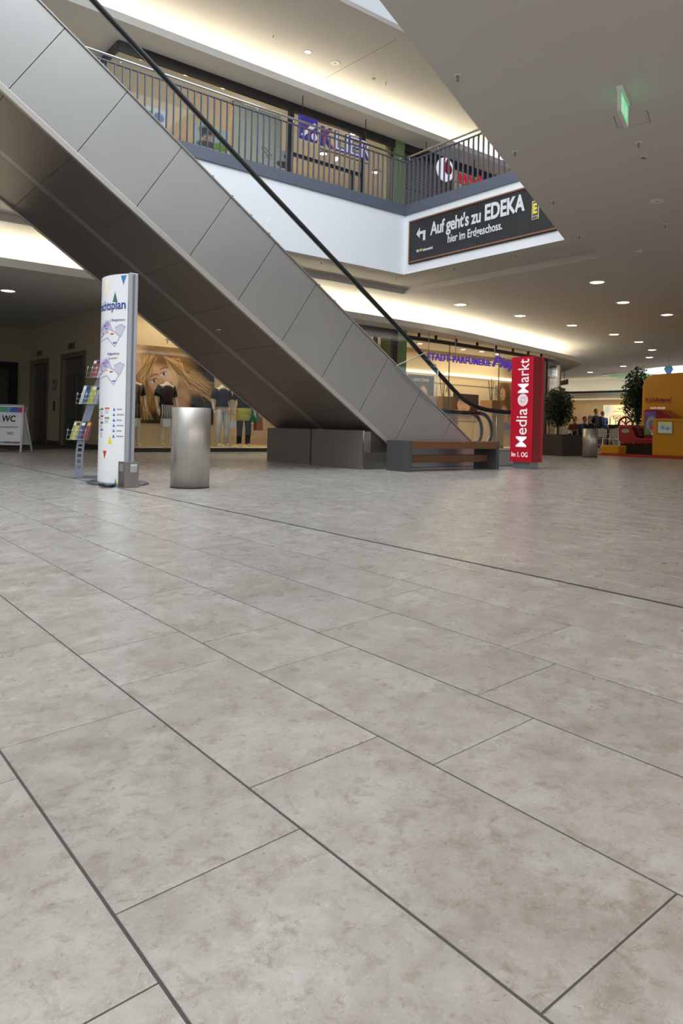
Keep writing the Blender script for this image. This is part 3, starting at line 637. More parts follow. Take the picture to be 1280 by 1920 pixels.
for (x, y, lb) in [(456, 244, 'bright bare spot lamp in the salon doorway'), (630, 298, 'small bright spot lamp under the salon sign'), (811, 311, 'small bright spot lamp left of the round phone shop sign')]:
    p = onU(x, y, 15.6); t = thing('spot_lamp', lb, 'spotlight', p); MB().ell((0, 0, 0), (.05, .05, .05)).build('bulb', mat('bulb_hot', (255, 240, 215), .4, emit=30, emitc=(1, .9, .72)), t, local=True); MB().tube([(0, 0, .04), (0, 0, 8.6-p.z)], .006, 6).build('cord', BLACK, t, local=True)
# salon sign
KB = mat('sign_blue', (58, 50, 150), .4, emit=.10, emitc=(.1, .08, .5)); KF = mat('sign_face', (214, 206, 226), .4, emit=.2, emitc=(.8, .75, .95))
ks = thing('salon_sign', 'blue outlined KLIER letters with blue square scissors emblem hanging upstairs', 'sign', (10.5, 14.3, 7.5)); US2 = 14.3
box('emblem', KB, 9.88, 10.45, US2, US2+.08, 7.58, 8.16, ks, bevel=.05)
flat('emblem_blade', [(.03, .02), (.12, .0), (.50, .33), (.44, .40), (.30, .30)], KF, ks, (9.90, US2-.004, 7.64), RU, UPZ); flat('emblem_blade', [(.02, .25), (.2, .32), (.28, .12), (.34, .02), (.42, .05), (.30, .25), (.2, .40)], mat('sign_magenta', (150, 40, 90), .5), ks, (9.90, US2-.002, 7.64), RU, UPZ)
MB().lathe([(.09, 0), (.09, .006), (.055, .006), (.055, 0)], 10.33, US2-.008, 7.70, 20, 'y').build('emblem_ring', KF, ks)
x = 10.52
for ch, w_ in (('K', .38), ('L', .30), ('I', .09), ('E', .32), ('R', .34)):
    l = text('letter', ch, KB, ks, (x, US2, 7.55-.0), RU, UPZ, w_, .47, ext=.05, bold=.035); text('letter_face', ch, KF if ch != 'K' else mat('face_violet', (150, 60, 120), .5), l, (x+.018, US2-.054, 7.568), RU, UPZ, w_-.036, .434, ext=.003, bold=-.008); x += w_+.04
MB().tube([(10.5, US2+.05, 7.5), (12.1, US2+.05, 7.5)], .012, 6).build('hanging_rail', DARK, ks)
MB().tube([(10.0, US2+.05, 8.15), (10.0, US2+.05, ZU)], .012, 6).build('hanger', DARK, ks); MB().tube([(12.0, US2+.05, 8.0), (12.0, US2+.05, ZU)], .012, 6).build('hanger', DARK, ks)
# phone shop
vo = thing('phone_shop_sign', 'round white disc sign with red drop beside red letters upstairs', 'sign', (14.9, 14.3, 7.9))
MB().lathe([(.33, 0), (.33, -.06), (.30, -.07)], 14.9, 14.3, 8.0, 32, 'y').build('disc', mat('disc_white', (232, 226, 244), .4, emit=.5, emitc=(.9, .86, 1)), vo)
MB().lathe([(.16, -.072), (.15, -.08)], 14.98, 14.3, 8.02, 24, 'y').build('drop', RED, vo); flat('drop_tail', [(0, 0), (-.15, .12), (-.06, .30), (.06, .33), (.0, .18)], MT['red_panel'], vo, (14.98, 14.222, 8.0), RU, UPZ)
text('letters', 'vodafone', mat('letter_red', (220, 20, 36), .4, emit=.3, emitc=(.8, .02, .04)), vo, (15.42, 14.3, 7.76), RU, UPZ, 2.5, .42, ext=.04, bold=.04)
MB().tube([(14, 14.34, 8.38), (19, 14.34, 8.38)], .014, 6).build('rail', DARK, vo); MB().tube([(15.4, 14.34, 7.8), (19, 14.34, 7.8)], .01, 6).build('rail', DARK, vo)
for x in (14.2, 16.2, 18.4): MB().tube([(x, 14.34, 7.8 if x > 15 else 8.2), (x, 14.34, ZU)], .012, 6).build('hanger', DARK, vo)
p = onU(760, 362, 15.3); q2 = onU(795, 338, 15.3); tag(box('window_sticker', mat('sticker_yellow', (214, 190, 30), .6), p.x, q2.x, 15.3, 15.31, p.z, q2.z), 'yellow poster in the phone shop window low behind the balusters', 'poster')
for (x0, y0, x1, y1, lb) in [(795, 372, 806, 358, 'red stand behind the balusters at the phone shop'), (808, 372, 822, 360, 'dark red display right of the red stand upstairs')]:
    a, c = onU(x0, y0, 15.4), onU(x1, y1, 15.4); tag(MB().box(a.x, c.x, 15.4, 15.7, 5.28, c.z).build('display_stand', RED if 'dark' not in lb else REDD, bevel=.02), lb, 'display')
def wall_print(name, canvas, x0, y0, x1, y1, U, lb, cat='poster', emit=0, frame=None, group=None):
    a, c = onU(x0, y0, U), onU(x1, y1, U); t = thing(name, lb, cat, (a.x, U, c.z), group=group)
    canvas.build('print', t, (a.x, U-.006, a.z), RU, UPZ, c.x-a.x, a.z-c.z, emit=emit); box('backing', frame or PAPW, a.x-.01, c.x+.01, U, U+.02, c.z-.01, a.z+.01, t); return t
cv = Canvas(30, 30, (206, 214, 218)); cv.ell(.65, .35, .25, .2, (70, 90, 170)); cv.rect(.1, .3, .35, .45, (60, 90, 150)); cv.rect(0, .8, 1, 1, (150, 180, 160))
wall_print('poster', cv, 272, 198, 311, 252, 15.2, 'pale blue poster in the salon window left of the portrait poster')
cv = Canvas(50, 50, (186, 198, 196)); cv.ell(.35, .5, .18, .3, (196, 160, 140)); cv.ell(.33, .27, .22, .18, (60, 52, 50), soft=.3); cv.ell(.2, .4, .06, .2, (60, 52, 50)); cv.ell(.4, .95, .35, .25, (70, 70, 76)); cv.ell(.75, .85, .2, .2, (110, 160, 40)); cv.ell(.42, .45, .03, .02, (50, 40, 40)); cv.ell(.28, .45, .03, .02, (50, 40, 40)); cv.line([(.28, .62), (.42, .62)], .02, (150, 90, 90))
wall_print('poster', cv, 366, 228, 428, 288, 15.2, 'poster of a dark haired man with a green dot in the salon window')
cv = Canvas(40, 40, (190, 196, 184)); cv.line([(.1, .2), (.3, .6)], .02, (90, 90, 90)); cv.line([(.2, .15), (.4, .5)], .02, (90, 90, 90)); cv.ell(.85, .3, .08, .12, (60, 70, 110)); cv.ell(.75, .8, .2, .2, (80, 60, 50)); cv.rect(.1, .65, .5, .68, (110, 110, 110))
wall_print('poster', cv, 484, 268, 545, 320, US+.28, 'pale green panel poster right of the salon doorway')
# ================================================================== LITTER BINS
def bin_(c, r, h, lb):
    t = thing('litter_bin', lb, 'bin', c, group='steel litter bins')
    MB().lathe([(r, 0.0), (r, h), (r-.006, h+.003), (r-.012, h), (r-.012, h-.25), (0, h-.25)], 0, 0, 0, 64).build('body', STEELC, t, local=True)
    MB().lathe([(r+.001, 0), (r+.001, .012), (r-.001, .014)], 0, 0, 0, 64).build('base_ring', DARK, t, local=True); return t
p = onZ(355.5, 917); d = Vector((p.x, p.y, 0)).normalized(); bin_(p+d*.195, .195, .805, 'tall brushed steel litter bin standing alone beside the information column')
p = onZ(1105, 858); d = Vector((p.x, p.y, 0)).normalized(); bin_(p+d*.195, .195, .76, 'distant brushed steel litter bin beside the tree planter')
# ================================================================== INFORMATION COLUMN
TX, TU = 2.90, 7.45; LA, LBu, LT, TH = .335, .12, .04, 2.16
ic = thing('information_column', 'tall white lens shaped information column printed with floor plans', 'sign', (TX, TU, 0))
def lx(s): return LT+LBu*(1-(s/LA)**2)
def lens(side):
    pts = [(TX+side*lx(s), TU+s) for s in np.linspace(-LA, LA, 25)]; b = MB(); n = len(pts)
    b.ribbon(pts if side < 0 else pts[::-1], .02, TH); return b
CF = mat('column_face', (240, 240, 242), .25, emit=.14, emitc=(.93, .95, 1))
o = lens(1).build('printed_face', CF, ic)
cv = Canvas(176, 560, (240, 240, 242)); cv.asp = .67/2.12
def cs(s, z): return ((LA-s)/(2*LA), (2.155-z)/2.135)
def cpoly(pts, col):
    P = [cs(*p) for p in pts]; ins = np.zeros(cv.X.shape, bool); k = len(P)
    for i in range(k):
        (x0, y0), (x1, y1) = P[i], P[(i+1) % k]; c = ((y0 > cv.Y) != (y1 > cv.Y)); ins ^= c & (cv.X < (x1-x0)*(cv.Y-y0)/((y1-y0) if y1 != y0 else 1e-9)+x0)
    cv.blend(ins.astype(float), col)
def cline(pts, wd, col): cv.line([cs(*p) for p in pts], wd, col)
for col, c, w_, h_ in (((60, 130, 196), (-.285, 2.09), .06, -.10), ((70, 120, 110), (-.19, 1.93), .07, .11), ((236, 220, 60), (-.165, .46), .07, .09), ((196, 66, 40), (-.085, .30), .065, -.09), ((236, 220, 60), (.2, .6), .06, .09), ((150, 190, 70), (-.25, .03), .06, .09)):
    cpoly([(c[0]+w_/2, c[1]-h_/2), (c[0]-w_/2, c[1]-h_/2), (c[0], c[1]+h_/2)], col)
cpoly([(.06, 2.12), (-.14, 2.12), (-.06, 1.93)], (247, 240, 214)); cpoly([(.0, 2.12), (-.09, 2.12), (-.055, 2.0)], (252, 248, 234))
for z0 in (1.58, 1.19):
    cpoly([(.12, z0+0.062), (-.06, z0+0.118), (-.13, z0+0.105), (-.15, z0+0.031), (-.05, z0-0.012), (.12, z0-0.012)], (212, 204, 232)); cpoly([(-.04, z0+0.099), (-.12, z0+0.093), (-.11, z0+0.037), (-.04, z0+0.050)], (188, 172, 214))
    cpoly([(-.2, z0+0.031), (-.27, z0+0.062), (-.31, z0+0.037), (-.27, z0-0.062), (-.20, z0-0.019)], (204, 206, 222))
    cline([(.12, z0-0.062), (-.05, z0-0.019), (-.10, z0+0.025), (-.2, z0-0.012), (-.26, z0-0.062), (-.20, z0-0.161), (-.09, z0-0.068), (.1, z0-0.099)], .0028, (176, 178, 190))
    cline([(-.12, z0+0.074), (-.17, z0-0.000)], .003, (176, 178, 190)); cline([(-.2, z0+0.031), (-.27, z0+0.062), (-.31, z0+0.037), (-.27, z0-0.062)], .003, (184, 186, 198))
    for i in range(7): cline([(.1-.03*i, z0+0.031+.012*i), (.09-.03*i, z0-0.006+.012*i)], .0025, (130, 130, 160))
    for (s, z, c) in ((-.02, z0+0.062, (180, 60, 80)), (-.16, z0-0.031, (200, 50, 60)), (.02, z0-0.019, (80, 110, 180)), (-.06, z0+0.031, (80, 110, 180)), (-.08, z0-0.012, (210, 180, 60)), (.06, z0-0.043, (196, 60, 70)), (-.2, z0-0.124, (80, 120, 190))):
        cpoly([(s+.022, z-.008), (s-.022, z-.008), (s-.022, z+.008), (s+.022, z+.008)], c)
for i, (s, z, c) in enumerate([(.0, .775, (70, 130, 120)), (-.11, .785, (216, 110, 60)), (.0, .705, (120, 60, 100)), (-.11, .685, (110, 170, 80)), (.0, .635, (70, 80, 110)), (.0, .56, (80, 130, 190)), (.1, .77, (70, 150, 90)), (.1, .68, (200, 70, 60)), (.1, .6, (220, 180, 70))]):
    cpoly([(s+.04, z-.010), (s-.04, z-.010), (s-.04, z+.010), (s+.04, z+.010)], c)
    for k in range(3 if i < 5 else 5): cline([(s+.035, z-.024-.013*k), (s-.02, z-.024-.013*k)], .0018, (176, 178, 186))
for k in range(6):
    z = .775-.055*k; cpoly([(-.195, z-.015), (-.230, z-.015), (-.212, z+.02)], (60, 110, 190)); cline([(-.25, z), (-.25-(.065 if k % 2 else .045), z)], .0028, (130, 134, 150))
cpoly([(.33, .20), (.28, .20), (.26, .25), (.33, .30)], (150, 170, 200)); cline([(.32, .1), (.25, .14)], .004, (120, 130, 160)); cline([(.32, .06), (.26, .07)], .004, (120, 130, 160))
_o = cv.build('printed_face', ic, (0, 0, 0), RX, UPZ, 1, 1, mt=painted('column_print', .14, .25))
co = []
for y in np.linspace(0, 1, cv.ny):
    for x in np.linspace(0, 1, cv.nx): s_ = LA-2*LA*x; co += [TX-lx(s_)-TX, TU+s_-TU, 2.155-2.135*y]
_o.data.vertices.foreach_set('co', co); _o.data.polygons.foreach_set('use_smooth', [True]*len(_o.data.polygons)); _o.data.update()
cap = [(TX-lx(s), TU+s) for s in np.linspace(-LA, LA, 17)]+[(TX+lx(s), TU+s) for s in np.linspace(LA, -LA, 17)]
MB().prism(cap, TH-.006, TH).build('top_cap', ALU, ic)
for sd in (-1, 1):
    u = TU+sd*(LA+.02); b = MB().box(TX-.045, TX+.045, u-.022, u+.022, .02, TH+.002); b.build('edge_profile', ALU, ic, bevel=.006)
    box('profile_groove', mat('groove_grey', (120, 124, 132), .5), TX-.012, TX+.012, u+sd*.0225-.001, u+sd*.0225+.001, .02, TH-.01, ic)
MB().lathe([(.34, 0), (.34, .012), (.30, .02), (0, .021)], TX+.02, TU-.02, 0, 48, sx=.86, sy=1.28).build('base_disc', mat('base_grey', (112, 120, 134), .35, .5), ic)
SB_ = -.31
def onlens(s0, z0):      # returns map (a right along -U, b up, d out)
    def f(a, b, d):
        s = s0-a; return Vector((TX-lx(max(-LA, min(LA, s)))-.002-d, TU+s, z0+b))
    return f
def ltext(s_, body, s0, z0, w_, h_, mt, bold=.02): return text(s_, body, mt, ic, (0, 0, 0), RX, UPZ, w_, h_, ext=.0008, bold=bold, fn=onlens(s0, z0))
def lpoly(name, pts, mt, s0=0, z0=0, thick=.001):   # subdivided strip polygon on the lens (pts: (s, z)), triangulated by scanlines
    b = MB(); f = onlens(0, 0); P = [f(-s, z, thick) for s, z in pts]; b.add(P, [tuple(range(len(P)))]); return b.build(name, mt, ic)
PRB = mat('print_navy', (58, 88, 160), .4); PRG = mat('print_grey', (196, 200, 212), .4)
ltext('title', 'Übersichtsplan', .31, 1.768, .625, .150, PRB, .022)
ltext('plan_title', '1. Obergeschoss', -.12, 1.67, .19, .035, PRB, .005); ltext('plan_title', 'Erdgeschoss', -.10, 1.325, .16, .035, PRB, .005)
ltext('plan_note', 'Sie sind hier', -.12, 1.29, .12, .02, RED, .0)
# power box and cable
t = thing('socket_box', 'small steel socket box on the floor against the information column', 'power box', (2.83, 6.93, 0), .08)
MB().box(-.075, .075, -.07, .07, 0, .255).build('casing', mat('box_steel', (142, 138, 132), .4, .7, noise=.06, nscale=5), t, local=True, bevel=.004)
MB().box(-.02, .055, -.078, -.07, .15, .235).build('socket_flap', ALU, t, local=True, bevel=.003); MB().box(-.015, .05, -.081, -.078, .213, .228).build('flap_grip', FIXW, t, local=True, bevel=.003)
for x in (-.055, .055): MB().lathe([(.006, 0), (.005, -.004)], x, -.07, .02, 10, 'y').build('screw', CHROME, t, local=True)
MB().box(-.082, -.075, -.04, .03, .16, .235).build('side_flap', ALU, t, local=True, bevel=.002)
cb = [onZ(x, y) for x, y in [(190, 909), (200, 913), (214, 912), (224, 910)]]
cb2 = [onZ(x, y) for x, y in [(186, 911), (196, 914.5), (208, 914), (216, 911)]]
tag(MB().tube(sm_path([p+Vector((0, 0, .012)) for p in cb]), .009, 6).tube(sm_path([p+Vector((0, 0, .014)) for p in cb2]), .013, 6).build('power_cable', BLACK), 'black power cable coiled at the foot of the information column', 'cable')
# ================================================================== BROCHURE RACK
rk = thing('brochure_rack', 'leaning grey metal brochure rack behind the information column', 'rack', (2.81, 8.31, 0))
RG = mat('rack_grey', (150, 156, 172), .4, .5)
prof = sm_path([(0, 0, .01), (0, .0, .3), (.03, 0, .56), (.085, 0, .84), (.15, 0, 1.08), (.2, 0, 1.26)], 5)
RW = RT.copy()
def rp(t_, off, out=0):
    i = min(int(t_*(len(prof)-1)), len(prof)-2); f_ = t_*(len(prof)-1)-i; q_ = prof[i].lerp(prof[i+1], f_); return Vector((2.81, 8.31, 0))+RW*(q_.x*1.35+off)+UPZ*q_.z-FW*out
segs = [0, .05, .10, .125, .15, .175, .2, .225, .25]; b = MB()
def pl(b, t0, t1, a0, a1):
    for k in range(4):
        ta, tb = t0+(t1-t0)*k/4, t0+(t1-t0)*(k+1)/4; vs_ = [rp(ta, a0), rp(ta, a1), rp(tb, a1), rp(tb, a0)]; vs_ += [v+FW*.008 for v in vs_]
        b.add(vs_, [(0, 1, 2, 3), (7, 6, 5, 4), (0, 4, 5, 1), (3, 2, 6, 7), (0, 3, 7, 4), (1, 5, 6, 2)])
pl(b, 0, .06, -.045, .045); pl(b, .06, .26, -.045, -.022); pl(b, .06, .26, .022, .045)
for a in (.09, .135, .18, .225): pl(b, a, a+.018, -.022, .022)
pl(b, .26, 1, -.045, .045); b.build('post', RG, rk)
MB().prism([(2.69, 8.22), (2.95, 8.02), (3.2, 8.2), (2.95, 8.44)], 0, .012).build('base_plate', mat('rack_base', (124, 128, 140), .4, .5), rk)
MAGC = [(160, 176, 100), (70, 84, 130), (206, 206, 204), (196, 188, 90), (110, 80, 70), (60, 96, 140), (170, 176, 188), (150, 76, 76)]
for hi, (t0, n, hgt) in enumerate(((.30, 6, .22), (.60, 5, .17), (.86, 5, .17))):
    h = MB(); c = rp(t0, 0, .02)
    for k in range(3):
        q_ = c+RW*(-.13+.02*k*0)+UPZ*(k*.05)-FW*0; h.tube([q_, q_-FW*.09+UPZ*.01, q_-FW*.09+RW*.2+UPZ*.01, q_+RW*.2], .0025, 5)
    for s_ in np.linspace(-.13, .07, 5): h.tube([c+RW*s_, c+RW*s_-FW*.09+UPZ*.005, c+RW*(s_+.02)-FW*.09+UPZ*.13], .0025, 5)
    h.build('wire_holder', CHROME, rk)
    for k in range(n):
        col = MAGC[(k*3+hi*2) % 8]; x0 = -.12+.185*k/n; tl = .22*(1 if hi else 1.0)
        o_ = c+RW*x0-FW*(.03+.01*(k % 2)); mdr = (UPZ*.95+RW*.22+FW*.12).normalized()
        g = thing('brochure', '%s brochure, %s from the left in the %s holder of the rack' % ({160: 'lime green', 70: 'dark blue', 206: 'white', 196: 'yellow', 110: 'brown', 60: 'mid blue', 170: 'silver grey', 150: 'red'}[col[0]], ['first', 'second', 'third', 'fourth', 'fifth', 'sixth'][k], ['lowest', 'middle', 'topmost'][hi]), 'brochure', o_, group='brochures in the rack')
        vs_ = [Vector((0, 0, 0)), RW*.045, RW*.045+mdr*tl, mdr*tl]; vs_ += [v+FW*.05+RW*.005 for v in vs_]
        bb = MB(); bb.add(vs_, [(0, 1, 2, 3), (7, 6, 5, 4), (0, 4, 5, 1), (3, 2, 6, 7), (0, 3, 7, 4), (1, 5, 6, 2)]); bb.build('cover', mat('mag_%d' % col[0], col, .3, noise=.5, nscale=30), g, local=True)
        bb = MB(); q3 = [mdr*tl*.78-FW*.001+RW*.004, RW*.041+mdr*tl*.78-FW*.001, RW*.041+mdr*tl*.93-FW*.001, mdr*tl*.93-FW*.001+RW*.004]; bb.add(q3, [(0, 1, 2, 3)]); bb.build('masthead', mat('mag_mast_%d' % (k % 3), [(240, 240, 240), (40, 60, 120), (220, 200, 60)][k % 3], .4), g, local=True)
# ================================================================== BENCH
bh = thing('bench', 'low bench of dark wooden beams between two granite slabs', 'bench', (8.53, 8.04, 0))
for x in (7.51, 9.53): box('granite_slab', GRAN, x, x+.07, 7.80, 8.29, 0, .467, bh, bevel=.003)
for k in range(3): box('seat_beam', WOOD, 7.58, 9.53, 7.80+k*.165, 7.955+k*.165, .345, .462, bh, bevel=.004)
box('lower_beam', WOOD, 7.58, 9.53, 7.98, 8.10, .125, .24, bh, bevel=.004)
# ================================================================== RED PILLAR SIGN
pil = thing('pillar_sign', 'tall red advertising pillar with white lettering standing beside the bench', 'sign', (10.36, 7.85, 0))
PX0, PX1, PU0, PU1 = 10.22, 10.52, 7.625, 8.07
box('plinth', mat('plinth_grey', (150, 150, 150), .4, .6), 10.26, 10.50, 7.67, 8.02, 0, .12, pil, bevel=.003)
box('cabinet', mat('pillar_red', (196, 22, 44), .3, emit=.08, emitc=(.8, .02, .05)), PX0, PX1-.01, PU0, PU1, .12, 1.94, pil, bevel=.004)
box('side_panel', REDD, PX0+.03, PX1-.05, PU0-.012, PU0+.004, .13, 1.93, pil); box('side_frame', RED, PX1-.06, PX1, PU0-.02, PU1, .12, 1.94, pil, bevel=.003)  # darker red inset paints the reflected tones of the pillar's side
def pillar_text(nm, s, u_r, z0, z1, wth, bold=.03):     # reads upward; letter tops towards +U
    return text(nm, s, LETW, pil, (PX0-.002, u_r, z0), UPZ, (0, 1, 0), z1-z0, wth, ext=.003, bold=bold, segs=4)
def zp(y): return onX(975, y, PX0).z
pillar_text('lettering', 'Media', 7.72, zp(838), zp(766), .225, .002); pillar_text('lettering', 'Markt', 7.70, zp(737), zp(673.5), .225, .002)
cz, cu_, R_ = zp(750), 7.815, .108; b = MB()
for k in range(14):
    a0 = 2*math.pi*k/14; L_ = []; Rr = []
    for j in range(7):
        f_ = j/6; r = R_*(.32+.68*f_); a = a0+1.1*f_; w_ = .030*f_+.006
        L_.append((PX0-.004, cu_+r*math.cos(a-w_/r/2), cz+r*math.sin(a-w_/r/2))); Rr.append((PX0-.004, cu_+r*math.cos(a+w_/r/2), cz+r*math.sin(a+w_/r/2)))
    n = 7; b.add(L_+Rr, [(i, n+i, n+i+1, i+1) for i in range(6)])
b.build('swirl_emblem', LETW, pil, solid=.003); MB().lathe([(.028, 0), (.026, -.003)], PX0-.001, cu_, cz, 20, 'x').build('swirl_centre', LETW, pil)
text('floor_note', 'Im 1. OG', LETW, pil, (PX0-.002, 8.03, .205), RX, UPZ, .34, .085, bold=.012)
# ================================================================== A-FRAME SIGN
af = thing('a_board', 'white folding pavement sign with WC lettering at the left edge', 'sign', (3.72, 15.28, 0))
A1 = Vector((3.945, 15.08, 0)); A0 = A1-RT*.72; AT = .93
def ap(s, h, back=0): 
    return A0+RT*(.72*s)+(UPZ*AT*h)+FW*(.26*h if not back else .52-.26*h)-RT*(.16*(h)*(s-.5))
for bk in (0, 1):
    for s in (0, 1): MB().tube([ap(s, 0, bk), ap(s, 1, bk)], .022, 6).build('frame_leg', FIXW, af)
    for h in (.16, 1): MB().tube([ap(0, h, bk), ap(1, h, bk)], .018, 6).build('frame_bar', FIXW, af)
    MB().add([ap(.02, .17, bk), ap(.98, .17, bk), ap(.98, .99, bk), ap(.02, .99, bk)], [(0, 1, 2, 3)]).build('panel', PAPW, af, solid=.01)
def ath(nm, s, x, h, w_, ht, mt, bold=.02): 
    return text(nm, s, mt, af, (0, 0, 0), RT, UPZ, w_, ht, ext=.001, bold=bold, fn=lambda a, b_, d: ap(x+a/.72, h+b_/AT)-FW*.012-FW*d)
cv = Canvas(40, 8, (120, 170, 200)); cv.ell(.2, .5, .2, .8, (90, 180, 150)); cv.ell(.6, .6, .15, .7, (80, 100, 180)); cv.ell(.85, .5, .14, .8, (170, 60, 110))
pth = cv.build('colour_band', af, ap(.06, .96)-FW*.012, RT, (UPZ*AT+FW*.26), .62, .11)
cv = Canvas(40, 4, (170, 200, 90)); cv.ell(.35, .5, .15, .9, (90, 180, 170)); cv.ell(.6, .5, .12, .9, (90, 90, 170)); cv.ell(.85, .5, .14, .9, (150, 70, 130)); cv.build('colour_band', af, ap(.03, .22)-FW*.012, RT, (UPZ*AT+FW*.26), .66, .035)
ath('letters', 'WC', .32, .64, .33, .13, BLACK); ath('small_letters', '1. Obergeschoss', .1, .50, .56, .05, mat('ink_grey', (90, 90, 96), .6), 0); ath('small_mark', 'WC', .55, .36, .16, .06, mat('print_skyblue', (110, 150, 190), .6))
# ================================================================== FASHION WINDOW CONTENTS
cv = Canvas(170, 120, (34, 28, 23)); cv.asp = 1.5
def PXY(x, y): return ((x-215)/188, (y-650)/141)
cv.ell(.45, .42, .33, .50, (150, 116, 66), soft=.3); cv.ell(.25, .3, .16, .35, (196, 160, 120), soft=.2); cv.ell(.22, .28, .07, .3, (222, 186, 150), rot=10)
cv.ell(.30, .75, .13, .30, (168, 134, 80), rot=-12, soft=.3); cv.ell(.80, .46, .24, .14, (190, 150, 90), rot=28, soft=.3); cv.ell(.66, .74, .10, .22, (200, 156, 120), soft=.2)
cv.ell(.92, .86, .2, .3, (44, 42, 34), soft=.2); cv.ell(.60, .95, .4, .14, (38, 30, 26), soft=.3)
cv.ell(.465, .40, .145, .27, (224, 182, 146), rot=-18, soft=.10); cv.ell(.43, .50, .10, .16, (206, 158, 122), rot=-18, soft=.4, op=.6); cv.ell(.52, .36, .08, .14, (238, 204, 172), rot=-18, soft=.6, op=.7)
cv.ell(.43, .13, .20, .12, (120, 90, 52), rot=14, soft=.4)
for i in range(46):
    a = rng.rand(); x0 = .24+.02*rng.randn(); x1 = x0+.06*rng.randn(); col = [(206, 168, 104), (140, 104, 58), (226, 192, 130), (112, 84, 48)][i % 4]
    cv.line([(.36+.04*rng.randn(), .12+.05*rng.rand()), (.27+.03*rng.randn(), .4), (x1, .68), (x1+.05*rng.randn(), .95)], .008, col, .55)
    y = .2+.06*rng.randn(); cv.line([(.48, .12+.03*rng.rand()), (.62+.02*rng.randn(), y+.05), (.74, .42+.06*rng.randn()), (.98+.05*rng.randn(), .60+.07*rng.randn())], .008, col, .55)
for ex, ey, r_ in ((.375, .455, 20), (.47, .355, 20)):
    cv.ell(ex, ey, .030, .022, (236, 228, 220), rot=-25); cv.ell(ex+.003, ey, .013, .021, (88, 84, 66)); cv.ell(ex+.003, ey, .006, .01, (20, 20, 20)); cv.line([(ex-.03, ey-.005), (ex, ey-.028), (ex+.03, ey-.028)], .006, (60, 44, 36)); cv.line([(ex-.035, ey-.05), (ex, ey-.085), (ex+.04, ey-.09)], .008, (130, 96, 66))
cv.line([(.455, .42), (.475, .50), (.455, .515)], .006, (180, 130, 100)); cv.ell(.528, .495, .036, .035, (184, 90, 84), rot=-30); cv.ell(.528, .492, .026, .018, (248, 240, 234), rot=-30)
cv.line([(.62, .80), (.70, .83), (.78, .78)], .006, (90, 60, 50))
pa, pb2 = onU(215, 650, 16.04), onU(403, 791, 16.04)
t = thing('wall_poster', 'huge poster of a smiling blonde woman in the fashion shop window', 'poster', (pa.x, 16.04, pb2.z)); cv.build('print', t, (6.16, 16.03, 2.45), RU, UPZ, 2.54, 1.82, mt=painted('poster_satin', .04, .4)); box('backing', PAPW, 6.16, 8.70, 16.032, 16.04, .63, 2.45, t)
# figure builder -----------------------------------------------------
def skin_mesh(J, E, R, sub=1):
    me = bpy.data.meshes.new('s'); me.from_pydata(J, E, []); o = bpy.data.objects.new('s', me); C.objects.link(o); mdf = o.modifiers.new('s', 'SKIN'); mdf.use_smooth_shade = True
    for i, r in enumerate(R): me.skin_vertices[0].data[i].radius = (r, r) if not hasattr(r, '__len__') else r
    me.skin_vertices[0].data[0].use_root = True
    sd = o.modifiers.new('d', 'SUBSURF'); sd.levels = sub; sd.render_levels = sub
    dg = bpy.context.evaluated_depsgraph_get(); dg.update(); r = bpy.data.meshes.new_from_object(o.evaluated_get(dg)); bpy.data.objects.remove(o); bpy.data.meshes.remove(me); return r
def mesh_to_mb(me, b=None):
    b = b or MB(); b.add([tuple(v.co) for v in me.vertices], [tuple(p.vertices) for p in me.polygons], True); return b
def hand(b, w_, d, side, s=1.0):   # palm at wrist w_, direction d, five fingers
    d = Vector(d).normalized(); sd = Vector(side).normalized(); b.ell(w_+d*.045*s, (.022*s, .038*s, .05*s), 8, 6, rot=d.to_track_quat('Z', 'Y').to_matrix())
    for k, (o_, L_) in enumerate(((-.027, .058), (-.009, .07), (.009, .066), (.026, .052))):
        a = w_+d*.08*s+sd*o_*s; c_ = d.cross(sd); b.tube([a, a+d*L_*.5*s+c_*.004, a+d*L_*s*.95+c_*.018*s], [.009*s, .008*s, .006*s], 6)
    a = w_+d*.03*s-sd*.03*s; b.tube([a, a-sd*.02*s+d*.025*s, a-sd*.022*s+d*.055*s], [.011*s, .009*s, .007*s], 6)
